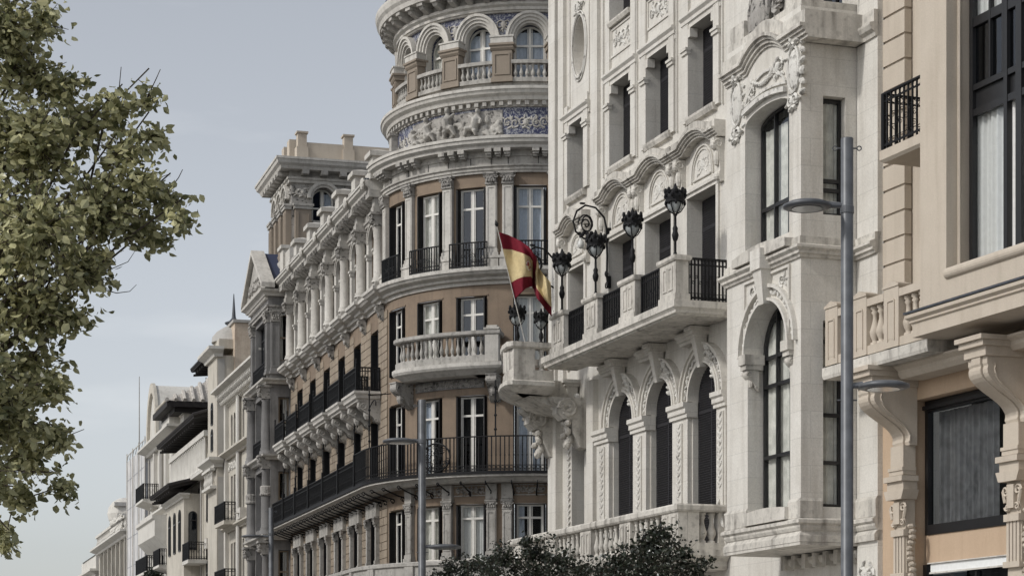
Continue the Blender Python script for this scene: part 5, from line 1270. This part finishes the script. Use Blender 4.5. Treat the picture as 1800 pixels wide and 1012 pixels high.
# ---------------------------------------------------------------- far buildings down the street
PB, BB = (-11.55, 102.15), 16.4
def far(name, label, x0): 
    b = radians(BB - 90); f = frame(name, label, 'building', (PB[0] + x0 * cos(b), PB[1] + x0 * sin(b)), BB); return f
def fwin(P, x, d, z, w, h, arch=None, dark=True, surround='farwhite'):
    f = window(P, x, d, z, w, h, 'dark', arch=arch, cols=2, rows=[.7], glass='glassd')
def corn(P, x0, x1, z, p=.5, h=.4, mat='farcream', d=0, ret=True):
    pr = [(-.1, z), (p * .3, z), (p * .4, z + h * .3), (p * .85, z + h * .6), (p, z + h * .7), (p, z + h), (-.1, z + h)]
    return ob('cornice', MB().sweep(pr, [(x0, d - .3), (x0, d), (x1, d), (x1, d - .3)] if ret else [(x0, d), (x1, d)]), mat, P)
# 1: cream house with scroll-bracket cornice (local x = 0 at its near end)
E1 = far('cream_townhouse', 'cream house with scroll-bracket cornice just behind the pavilion columns', -1.0)
e1 = []
for z0, z1 in ((15.1, 16.7), (11.4, 13.5), (8.0, 10.0), (4.6, 6.8)):
    for c in (-9.7, -8.8, -7.9, -6.0, -4.2, -2.4, -.4, 1.2): e1.append((c - .3, c + .3, z0, z1, 'arch' if z0 > 15 else 'rect'))
ob('wall', wall(-11.1, 2.5, 0, 18.0, e1, 0, .25), 'farcream', E1); ob('roof', MB().box(-11.1, 2.5, -9, -.2, 17.9, 18.05), 'lead', E1)
ob('near_wall', MB().box(2.45, 2.5, -9, -.01, 0, 18), 'farcream', E1)
for o in e1: fwin(E1, (o[0] + o[1]) / 2, -.2, o[2] + .01, .58, o[3] - o[2] - .02, 'arch' if o[4] == 'arch' else None)
corn(E1, -11.1, 2.4, 17.75, .8, .35, 'farwhite'); corn(E1, -11.1, 2.4, 14.4, .5, .3); corn(E1, -11.1, 2.4, 10.6, .35, .25)
for i in range(29): put('scroll_bracket', ('e1b',), lambda: console_mb(.2, .55, .6), 'farwhite', E1, -10.9 + .45 * i, 0, 17.72)
ob('parapet', MB().box(-11, 2.4, -.1, .2, 18.1, 18.7), 'farcream', E1)
ob('carved_frieze', MB().relief(-10.6, -7, 13.75, 14.3, .02, 3, 1, .06), 'farwhite', E1)
for x in (-10.9, -6.9): ob('pilaster', MB().box(x - .25, x + .25, 0, .2, 0, 17.5), 'farwhite', E1)
for z in (11.0, 7.6):
    ob('balcony_slab', MB().box(-10.4, -7.2, 0, .8, z - .2, z), 'farcream', E1); railing(E1, -10.4, -7.2, .76, z, .95, gap=.16, bar=.02)
    r = railing(E1, -.36, .36, 0, z, .95, gap=.16, bar=.02); r.location = (-7.22, -.4, z); r.rotation_euler[2] = pi / 2
# party wall
E0 = far('plastered_party_wall', 'bare patched plaster wall rising above the cream house beside the spire', -11.9)
ob('wall', MB().box(-3.5, 0, -9, -.35, 0, 21.7), 'plaster', E0); ob('coping', MB().box(-3.6, .1, -9.1, -.25, 21.7, 21.85), 'fargrey', E0)
# turret with spire
E2 = far('spired_turret', 'slim cream corner turret with small dome and needle spire', -12.2)
ob('shaft', MB().box(-3.2, 0, -3, .55, 0, 20.0), 'farcream', E2)
ob('side_panel', MB().box(.001, .02, .12, .5, 3, 13.6).box(.001, .02, .12, .5, 14.6, 19.8), 'fargrey', E2)  # thin darker grey sheets standing proud of the shaft's near side
for z in (14.1, 19.9): corn(E2, -3.2, 0, z, .5, .5, 'farwhite', .55)
ob('cap_block', MB().box(-3.0, -.2, -2, .4, 20.4, 20.9), 'farcream', E2)
ob('dome', MB().lathe([(1.2, 0), (1.15, .3), (.9, .6), (.5, .85), (.2, .95)], -1.6, -.6, 20.9, 16), 'fargrey', E2, smooth=True)
ob('spire', MB().lathe([(.22, 0), (.45, .12), (.5, .2), (.25, .3), (.12, .45), (.1, .6), (.02, 1.75)], -1.6, -.6, 21.8, 10), 'lead', E2, smooth=True)
for z in (15.5, 16.9): fwin(E2, -1.6, .57, z - .4, .7, 1.2, 'arch')
m = MB().box(-3.1, -.1, .2, .9, 13.0, 13.15); ob('balcony_slab', m, 'farwhite', E2)
for i in range(6): baluster(E2, 'farwhite', -2.8 + .5 * i, .75, 13.15, .8)
ob('balustrade_rail', MB().box(-3.1, -.1, .62, .9, 13.95, 14.08), 'farwhite', E2)
# 2: house with tiled eaves
TWD = -.15
E3 = far('tile_eaved_house', 'cream house with deep dark tiled eaves stepping down the front', -15.6)
ob('wall', MB().box(-15, 0, -10, 0, 0, 17.0), 'farcream', E3); ob('loggia_wall', MB().box(-19.0, -14.4, -7, TWD, 17.0, 19.6), 'farwhite', E3)
corn(E3, -19.0, -14.4, 19.2, .3, .35, 'farwhite', TWD)
def eave(P, x0, x1, z, p, rise, back, name='tiled_eave', d=0):
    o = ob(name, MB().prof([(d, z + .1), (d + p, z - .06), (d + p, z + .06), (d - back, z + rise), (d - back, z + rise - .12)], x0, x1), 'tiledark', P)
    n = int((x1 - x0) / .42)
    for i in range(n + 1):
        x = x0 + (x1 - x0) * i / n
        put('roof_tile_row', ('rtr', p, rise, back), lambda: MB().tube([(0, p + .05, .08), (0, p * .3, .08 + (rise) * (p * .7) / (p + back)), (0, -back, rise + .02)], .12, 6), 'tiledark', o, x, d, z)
    for i in range(n // 2): put('rafter', ('rft', p), lambda: MB().prof([(0, -.22), (p * .92, -.3), (p * .92, -.18), (0, -.02)], -.07, .07), 'tiledark', o, x0 + .2 + .84 * i, d, z)
    return o
eave(E3, -15.4, .1, 17.15, 1.3, .9, 1.3); eave(E3, -10, -1.4, 21.1, 1.0, .8, 1.4, d=-1.0)
ob('attic', MB().box(-9.6, -1.8, -8, -1.6, 19.5, 21.2), 'farcream', E3)
hx0, hx1, hd0, hd1, hz, hr = -20.4, -13.4, -7.6, TWD + 1.15, 19.85, 22.3
ob('hip_roof', MB().add([(hx0, hd1, hz), (hx1, hd1, hz), (hx1, hd0, hz), (hx0, hd0, hz), (hx0 + 2.5, -3.3, hr), (hx1 - 2.6, -3.3, hr)], [(0, 1, 5, 4), (1, 2, 5), (2, 3, 4, 5), (3, 0, 4)]), 'tile', E3)
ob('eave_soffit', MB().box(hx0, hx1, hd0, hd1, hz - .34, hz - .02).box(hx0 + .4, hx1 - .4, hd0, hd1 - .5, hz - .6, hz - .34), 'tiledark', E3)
for i in range(17):
    t = i / 16; dd = hd1 + (hd0 - hd1) * t; ap = min(1, min(t, 1 - t) * 2.0)
    ob('roof_tile_row', MB().tube([(hx1 + .08, dd, hz + .06), (hx1 - 2.6 * ap, dd, hz + .06 + (hr - hz) * ap)], .13, 6), 'tile', E3)
window(E3, 1.6, .03, 17.7, .9, 1.1, 'dark', side_map(-14.4, TWD))
for c in (-3.2, -6.5, -9.8): fwin(E3, c, .03, 11.8, 1.2, 2.2, 'arch'); fwin(E3, c, .03, 7.4, 1.2, 2.2)
ob('gallery_rail', MB().prof([(0, 14.3), (.7, 14.3), (.7, 14.45), (0, 14.5)], -15, -.3).box(-15, -.3, .4, .7, 16.2, 16.5), 'farwhite', E3)
for i in range(24): ob('gallery_column', cached(('galcol',), lambda: mesh_of(MB().lathe([(.14, 0), (.14, .1), (.09, .15), (.11, .9), (.08, 1.6), (.13, 1.7)], n=8), 'gallery_column')), 'farwhite', E3, (-14.6 + .6 * i, -.55, 14.5), smooth=True)
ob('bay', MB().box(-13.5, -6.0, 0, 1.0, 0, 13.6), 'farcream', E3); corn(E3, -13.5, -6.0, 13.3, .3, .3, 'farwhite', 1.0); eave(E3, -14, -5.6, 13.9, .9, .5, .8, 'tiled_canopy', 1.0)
for c in (-12, -9.8, -7.6): fwin(E3, c, 1.03, 10.4, .9, 2.4, 'arch'); fwin(E3, c, 1.03, 6.2, .9, 2.2)
sp3 = side_map(-6.0, 1.0); window(E3, .5, .03, 10.4, .5, 2.2, 'dark', sp3, arch='arch', cols=1)
ob('balcony_slab', MB().box(-6.0, -3.6, 0, 1.1, 9.5, 9.7), 'farwhite', E3); railing(E3, -6, -3.6, 1.05, 9.7, 1.0, gap=.15, bar=.02)
r = railing(E3, -.5, .5, 0, 9.7, 1.0, gap=.15, bar=.02); r.location = (-3.62, -.55, 9.7); r.rotation_euler[2] = pi / 2
# 3: white house with barrel gable
E4 = far('barrel_gabled_house', 'white house with a tall round barrel gable and iron balconies', -31.5)
ob('wall', MB().box(-14, 0, -9, 0, 0, 18.6), 'farwhite', E4)
n = 18; A_ = [pi * i / n for i in range(n + 1)]
m = MB().band([(-11.2 + 2.7 * cos(a), 18.6) for a in A_], [(-11.2 + 2.7 * cos(a), 18.6 + 4.1 * sin(a)) for a in A_], -8, .1); ob('barrel_roof', m, 'farwhite', E4)
ob('gable_ring', MB().band([(-11.2 + 2.2 * cos(a), 18.7 + 3.5 * sin(a)) for a in A_], [(-11.2 + 2.75 * cos(a), 18.7 + 4.15 * sin(a)) for a in A_], .1, .3), 'farcream', E4)
ob('aerial', MB().tube([(-2, -2, 20.2), (-2, -2, 22.0)], .03, 4).tube([(-2.5, -2, 21.8), (-1.5, -2, 21.8)], .02, 4).tube([(-2.4, -2, 21.5), (-1.6, -2, 21.5)], .02, 4), 'steel', E4)
corn(E4, -14, 0, 18.2, .8, .5, 'farwhite'); corn(E4, -14, 0, 13.6, .6, .4, 'farwhite')
ob('attic_block', MB().box(-4, -.3, -3, .5, 18.7, 20.2), 'farwhite', E4); corn(E4, -4, -.3, 19.9, .35, .3, 'farcream', .5)
for z in (15.2, 10.2, 6.0):
    for c in (-11.5, -8.5, -5.5, -2.2): fwin(E4, c, .03, z, 1.1, 2.3, 'arch' if z < 14 else None); ob('pilaster', MB().box(c + 1.0, c + 1.4, 0, .25, z - .6, z + 2.9), 'farwhite', E4)
for x0, x1, z in ((-13, -9, 15.0), (-3.5, -.6, 10.2), (-13, -7, 10.2)):
    ob('balcony_slab', MB().prof([(0, z - .5), (.6, z - .3), (1.1, z - .15), (1.1, z), (0, z)], x0, x1), 'farwhite', E4); railing(E4, x0, x1, 1.05, z, 1.0, gap=.15, bar=.024)
    r = railing(E4, -.5, .5, 0, z, 1.0, gap=.15, bar=.024); r.location = (x1, -.55, z); r.rotation_euler[2] = pi / 2
ob('stone_bay', MB().prof([(0, 11.2), (1.0, 12.2), (1.0, 13.2), (1.15, 13.3), (1.15, 13.5), (0, 13.5)], -12.5, -3.5), 'farwhite', E4)
# 4: scaffolded house in white sheeting
E5 = far('sheeted_scaffold_house', 'house front wrapped in white scaffold sheeting with a thin mast', -46.5)
ob('sheeting', MB().box(-11, 0, -3, .2, 9.0, 19.2), 'sheet', E5)
m = MB()
for x in [-11 + 2.2 * i for i in range(6)]: m.box(x - .015, x + .015, .2, .225, 9, 19.2)
for z in (11.5, 13.6, 15.7, 17.8): m.box(-11, 0, .2, .22, z - .015, z + .015)
ob('sheet_seam', m, 'sheetg', E5)
ob('side_netting', MB().box(0.002, .05, -3, .2, 0, 18.0), 'sheetg', E5); ob('wall', MB().box(-11, 0, -9, -.2, 0, 9.0), 'farcream', E5)
m = MB()
for x in (-11, -7.3, -3.6, 0): m.tube([(x, .24, 9), (x, .24, 19.8)], .04, 5)
for z in (19.6,): m.tube([(-11, .24, z), (0, .24, z)], .035, 5)
for i in range(6): m.tube([(-11 + 1.8 * i, .24, 19.2), (-10 + 1.8 * i, .24, 19.6)], .025, 4)
ob('scaffold_tube', m, 'greylight', E5)
ob('mast', MB().tube([(-10.5, -.6, 19), (-10.5, -.6, 25.4)], [.06, .03], 6), 'fargrey', E5)
for i in range(5): ob('awning_bar', MB().box(-11, -.2, .2 + .4 * i, .25 + .4 * i, 8.7 - .05 * i, 8.78 - .05 * i), 'steel', E5)
for c in (-9.5, -7.5, -5.5, -3.5, -1.5): fwin(E5, c, -.17, 5.5, 1.0, 2.6)
ob('shop_glazing', MB().box(-10.8, -.2, -.2, .1, 7.2, 8.6), 'glassd', E5)
ob('aerial', MB().tube([(-5, -3, 19), (-5, -3, 21.2)], .03, 4).tube([(-5.6, -3, 21), (-4.4, -3, 21)], .02, 4), 'steel', E5)
for P_, xs, h in ((E1, (-6.6, -11.0), 17.6), (E3, (-5.2, -14.7), 16.8), (E4, (-.3, -7.0, -13.7), 18.0)):
    for x in xs: ob('downpipe', MB().tube([(x, .14, 0), (x, .14, h)], .06, 6), 'fargrey', P_)
for P_, x, d, z in ((E4, -6.9, .3, 8.6), (E3, -2.0, .25, 10.2), (E1, -5.2, .25, 10.9), (E4, -10.2, .3, 14.4)):
    ob('air_conditioner', MB().box(x - .4, x + .4, d - .25, d + .12, z, z + .55).lathe([(.2, 0), (.2, .02)], x, d + .13, z + .28, 10), 'greylight', P_)
for x in (-3.2, -6.8): ob('awning', MB().prof([(0, 9.6), (1.2, 9.0), (1.2, 8.85), (0, 9.45)], x - 1.1, x + 1.1), 'tiledark', E4)
# 5: mansarded house
E6 = far('mansard_house', 'distant cream house with slate mansard, balustrade and stone dormer', -58.5)
ob('wall', MB().box(-22, 0, -9, 0, 0, 14.2), 'farcream', E6); corn(E6, -22, 0, 13.9, .7, .5, 'farwhite')
ob('balustrade_rail', MB().box(-22, -.2, .0, .3, 14.4, 14.6).box(-22, -.2, .0, .3, 15.3, 15.5), 'farwhite', E6)
for i in range(36): ob('baluster', cached(('fb',), lambda: mesh_of(MB().lathe([(r * 1.3, q * .78) for r, q in BAL], n=6), 'baluster')), 'farwhite', E6, (-21.5 + .6 * i, -.15, 14.6))
ob('mansard', MB().prof([(-.6, 14.4), (-1.6, 18.0), (-6, 18.3), (-7, 14.4)], -9.5, 0), 'slate', E6); ob('mansard', MB().prof([(-.8, 14.4), (-1.6, 16.8), (-6, 17), (-7, 14.4)], -20.5, -13), 'slate', E6)
ob('dormer_block', MB().box(-13, -9.6, -3, -.2, 14.4, 16.4).ball(-11.3, -1, 16.5, 1.5, 1.4, 1.3, 12, 8).box(-12.8, -9.8, -2.5, 0, 17.0, 17.3), 'farwhite', E6)
ob('flowering_hedge', MB().relief(-9, -1, 14.5, 15.8, .35, 5, 1, .12), 'farwhite', E6)
for z in (10.5, 6.5):
    for c in (-20, -17, -14, -11, -8, -5, -2): fwin(E6, c, .03, z, 1.2, 2.4); ob('pilaster', MB().box(c + 1.2, c + 1.6, 0, .25, 5, 13.8), 'farwhite', E6)
E7 = far('farthest_house', 'farthest pale house at the street end with slate roof', -81.5)
ob('wall', MB().box(-14, 0, -9, 0, 0, 12.6), 'farcream', E7); corn(E7, -14, 0, 12.3, .7, .6, 'farwhite'); ob('parapet', MB().box(-13.6, -.4, -1, .1, 12.9, 14.1), 'farwhite', E7)
ob('roof', MB().prof([(.2, 14.1), (-2, 15.0), (-6, 15.0), (-8, 14.1)], -12, -.5), 'lead', E7)
for c in (-11, -8, -5, -2): fwin(E7, c, .03, 8.5, 1.2, 2.4)

# ---------------------------------------------------------------- house across the street, unseen, added for the glass to reflect
OP = thing('facing_house', 'pale house across the street, unseen, added for the window glass to reflect', 'building', (-24.0, 44.0, 0), radians(18.0 + 90))
oo = [(c - .6, c + .6, z, z + 2.5, 'rect') for c in [2 + 3.0 * i for i in range(20)] for z in (1.0, 5.2, 9.4, 13.6)]
ob('wall', wall(0, 62, 0, 18, oo, 0, .3), 'farwhite', OP)
for o in oo: window(OP, (o[0] + o[1]) / 2, -.25, o[2] + .02, 1.16, 2.46, 'casement', glass='glassd')
for z in (4.4, 8.6, 12.8, 17.6): ob('cornice', MB().sweep([(-.1, z), (.15, z), (.4, z + .25), (.4, z + .4), (-.1, z + .4)], [(0, 0), (62, 0)]), 'farcream', OP)
for i in range(21): ob('pilaster', MB().box(.25 + 3 * i, .75 + 3 * i, 0, .2, 0, 17.6), 'greylight', OP)
ob('roof', MB().box(0, 62, -8, -.2, 17.9, 18.1), 'lead', OP)

# ---------------------------------------------------------------- modern street lamps
def street_lamp(X, Y, top, label, sides, dia=.174):
    t = thing('street_lamp', label, 'street lamp', (X, Y, 0), 0, 'grey twin-disc street lamps')
    ob('pole', MB().lathe([(dia * .62, 0), (dia * .62, .5), (dia * .5, .52), (dia * .5, top - .01), (dia * .47, top)], n=20), 'pole', t, smooth=True)
    m = MB()
    for sx in (-1, 1):
        m.tube([(sx * dia * .45, 0, top - .14), (sx * (dia * .45 + .06), 0, top - .14)], .012, 6); m.tube([(sx * (dia * .45 + .09) + .03 * cos(a * pi / 5), 0, top - .14 + .03 * sin(a * pi / 5)) for a in range(11)], .009, 5)
        m.tube([(sx * dia * .48, 0, top - 3.63), (sx * (dia * .5 + .05), 0, top - 3.63)], .012, 6)
    ob('eye_bolt', m, 'pole', t)
    ob('collar', MB().lathe([(dia * .51, 0), (dia * .56, .01), (dia * .56, .1), (dia * .51, .11)], 0, 0, top - 1.05, 20), 'pole', t)
    ob('access_door', MB().box(-.05, .05, dia * .45, dia * .64, .8, 1.25), 'pole', t)
    for sx, z, L, R in sides:
        cx = sx * (L + dia / 2)
        l = ob('luminaire', MB().lathe([(R * .5, -.005), (R * .8, -.02), (R, .0), (R, .04), (R * .75, .075), (R * .3, .09), (0.01, .092)], cx, 0, z, 24), 'pole', t, smooth=True)
        ob('lens', MB().lathe([(.01, -.012), (R * .62, -.014), (R * .64, -.022), (.01, -.024)], cx, 0, z, 24), 'lampglass', l)
        ob('arm', MB().tube([(sx * dia * .4, 0, z + .03), (sx * (L + dia / 2 - R * .8), 0, z + .04)], [.04, .05], 8), 'pole', l)
    return t
street_lamp(4.65, 30.0, 9.53, 'nearest tall grey lamp post in front of the bay, one disc lamp each side', [(-1, 8.57, .47, .33), (1, 6.07, .42, .36)])
street_lamp(-2.145, 51.6, 8.93, 'middle grey lamp post in front of the rotunda balcony', [(-1, 7.92, .45, .40), (1, 5.40, .45, .40)], .18)
street_lamp(-9.0, 80.8, 9.0, 'farthest lamp post in front of the pavilion columns', [(-1, 7.9, .6, .42)], .19)
# ---------------------------------------------------------------- trees
def leaf_mesh(name, spots, size, seed, mat, parent, droop=.6):
    rr = random.Random(seed); vs = []; fs = []
    for p in spots:
        s = size * rr.choice((.55, .75, .9, 1.0, 1.1, 1.35)) * rr.uniform(.85, 1.15); a = rr.uniform(0, 2 * pi)
        dn = Vector((cos(a) * (1 - droop), sin(a) * (1 - droop), -droop * rr.uniform(.2, 1.4) + .25)).normalized()
        w = dn.cross(Vector((rr.uniform(-1, 1), rr.uniform(-1, 1), rr.uniform(-.2, 1)))); w.normalize(); n = dn.cross(w)
        o = len(vs); P = Vector(p); hw = s * .36; f = s * .10 * rr.uniform(.3, 1.6)
        tip = P + dn * s - n * (f * .6)
        vs += [tuple(P), tuple(P + dn * s * .3 + w * hw * .85 + n * f), tuple(P + dn * s * .62 + w * hw * .72 + n * f * .8), tuple(tip), tuple(P + dn * s * .62 - w * hw * .72 + n * f * .8), tuple(P + dn * s * .3 - w * hw * .85 + n * f), tuple(P + dn * s * .5)]
        fs += [(o, o + 1, o + 6), (o + 1, o + 2, o + 6), (o + 2, o + 3, o + 6), (o + 3, o + 4, o + 6), (o + 4, o + 5, o + 6), (o + 5, o, o + 6)]
    me = bpy.data.meshes.new(name); me.from_pydata(vs, [], fs); me.materials.append(M[mat])
    for q in me.polygons: q.use_smooth = False
    o = bpy.data.objects.new(name, me); COL.objects.link(o); o.parent = parent; o['kind'] = 'stuff'; return o
def branch(mbw, a, b, r0, r1, rr, sag=.0, n=6):
    a, b = Vector(a), Vector(b); L = (b - a).length; pts = []
    for i in range(n + 1):
        t = i / n; p = a.lerp(b, t) + Vector((rr.uniform(-1, 1), rr.uniform(-1, 1), rr.uniform(-1, 1))) * (L * .055 * (0 if i in (0, n) else 1)); p.z -= sag * L * t * t; pts.append(p)
    m = MB().tube([tuple(p) for p in pts], [r0 + (r1 - r0) * i / n for i in range(n + 1)], 6); mbw.add([(x, -y, z) for x, y, z in m.v], m.f); return pts
def tree(label, base, trunk_top, clumps, size, per, mat, seed, name='street_tree', tw=.55):
    """clumps: (centre, radius vector); twigs radiate from each clump centre and carry the leaves"""
    rr = random.Random(seed); T = thing(name, label, 'tree', base); B = Vector(base); mb = MB(); spots = []
    tt = Vector(trunk_top) - B; tr = MB(); branch(tr, (0, 0, 0), tt, .16, .10, rr, 0, 8); ob('trunk', tr, 'bark', T, smooth=True)
    for c, rad in clumps:
        c = Vector(c) - B; q = tt * rr.uniform(.75, 1.0)
        limb = branch(mb, q, c, .022, .006, rr, -.06)
        vol = rad[0] * rad[1] * rad[2]; nt = max(8, int(per * (vol ** .667) * 1.0))
        for i in range(nt):
            u = Vector((rr.gauss(0, 1), rr.gauss(0, 1), rr.gauss(0, 1))).normalized(); k = rr.uniform(.3, 1.12)
            e = c + Vector((u.x * rad[0], u.y * rad[1], u.z * rad[2])) * k; st_ = c + (e - c) * rr.uniform(0, .3)
            pts = branch(mb, st_, e, .005, .0022, rr, .06, 3)
            nl = rr.randint(7, 17)
            for j in range(nl):
                t = rr.uniform(.25, 1.05); p = st_.lerp(e, t) + Vector((rr.gauss(0, .045), rr.gauss(0, .045), rr.gauss(0, .04))) * tw * 1.8; p.z -= .06 * (e - st_).length * t * t; spots.append(p)
    ob('branch', mb, 'bark', T); leaf_mesh('crown', spots, size, seed + 1, mat, T); return T, len(spots)
def pc(u, v, Y): return px(u, v, Y)
k = 17.5 / 3800
cl = []
rt = random.Random(12)
for (u, v, r) in [(-60, 20, 120), (0, 60, 95), (70, 40, 55), (60, 130, 80), (110, 150, 50), (-50, 220, 120), (60, 250, 115), (150, 210, 65), (215, 190, 50), (262, 165, 26), (210, 270, 70), (262, 240, 36), (250, 330, 70), (300, 345, 45), (322, 385, 26), (170, 370, 95), (255, 400, 50), (285, 420, 26), (60, 400, 120), (-50, 430, 110), (130, 470, 75), (175, 465, 45), (60, 540, 95), (130, 560, 40), (-40, 630, 100), (60, 640, 75), (100, 690, 36), (20, 720, 85), (100, 765, 45), (45, 800, 70), (105, 850, 30), (-30, 830, 90), (30, 870, 45), (-20, 920, 50), (15, 955, 16), (-60, 330, 90), (-60, 540, 90), (-60, 730, 90)]:
    for dz in ((-.45, .45) if r > 80 else (0,)):
        Y = 17.5 + dz + rt.uniform(-.3, .3); R = r * k * .9; cl.append((pc(u, v, Y), (R, max(R, .3), R * .95)))
tL, n1 = tree('leafy olive-green tree filling the left edge in the foreground', (-5.75, 17.6, 0.0), (-5.0, 17.5, 4.6), cl, .071, 400, 'leaf', 5, 'foreground_tree')
# bare twigs sticking out of the crown
tm = MB(); rr = random.Random(8)
for pts in ([(140, 500), (190, 475), (225, 460), (238, 440)], [(165, 505), (205, 515), (228, 512), (240, 500)], [(250, 190), (274, 140), (282, 122)], [(205, 190), (210, 150), (213, 118)], [(290, 345), (314, 312), (321, 298)], [(70, 785), (120, 765), (148, 754)], [(60, 870), (116, 852)], [(20, 900), (8, 950), (2, 978)]):
    m = MB().tube([tuple(pc(u, v, 17.5) - Vector(tL.location)) for u, v in pts], [.006, .004, .003, .002][:len(pts)], 5); tm.add([(x, -y, z) for x, y, z in m.v], m.f)
ob('twig', tm, 'bark', tL, kind='stuff')
n2 = 0
for i, (u, v, Y, rs, lb) in enumerate([(1140, 966, 44.0, [(0, 0, 62), (-55, 25, 52), (60, 18, 50), (-85, 45, 40), (85, 55, 42), (0, 60, 80), (20, -20, 40), (95, 20, 22)], 'rounded dark green tree below the cream lower balcony'),
        (945, 970, 50.0, [(0, 0, 45), (-50, 12, 42), (45, 20, 40), (-85, 25, 32), (80, 30, 34), (-20, -18, 24), (0, 50, 70)], 'dark green tree in front of the rotunda base, left of the rounded one'),
        (825, 994, 56.0, [(0, 0, 36), (-35, 8, 28), (40, 2, 32), (-55, 18, 20), (0, 35, 50)], 'lowest dark green tree beside the middle lamp post')]):
    kk = Y / 3800; c0 = pc(u, v, Y); cls = [(c0 + Vector((a * kk, random.Random(a + b).uniform(-.4, .4), -b * kk)), (r * kk, r * kk, r * kk)) for a, b, r in rs]
    t, n = tree(lb, (c0.x, Y, 0.1), (c0.x, Y, c0.z - .9), cls, .088, 150, 'leafd', 30 + i, 'street_tree', .8); n2 += n
    t['group'] = 'dark street trees on the pavement'
for (u, v, Y, r, lb) in [(272, 1002, 138.0, 12, 'small dark shrub in front of the scaffolded house')]:
    kk = Y / 3800; c0 = pc(u, v, Y)
    tree(lb, (c0.x, Y, 0.1), (c0.x, Y, c0.z - .8), [(c0 + Vector((a * kk, 0, -b * kk)), (r * kk, r * kk, r * kk)) for a, b in ((0, 0), (-8, 8), (9, 10), (0, 20))], .2, 10, 'leafd', 77, 'street_tree', 1.5)
print('leaves', n1, n2, 'objects', len(bpy.data.objects))
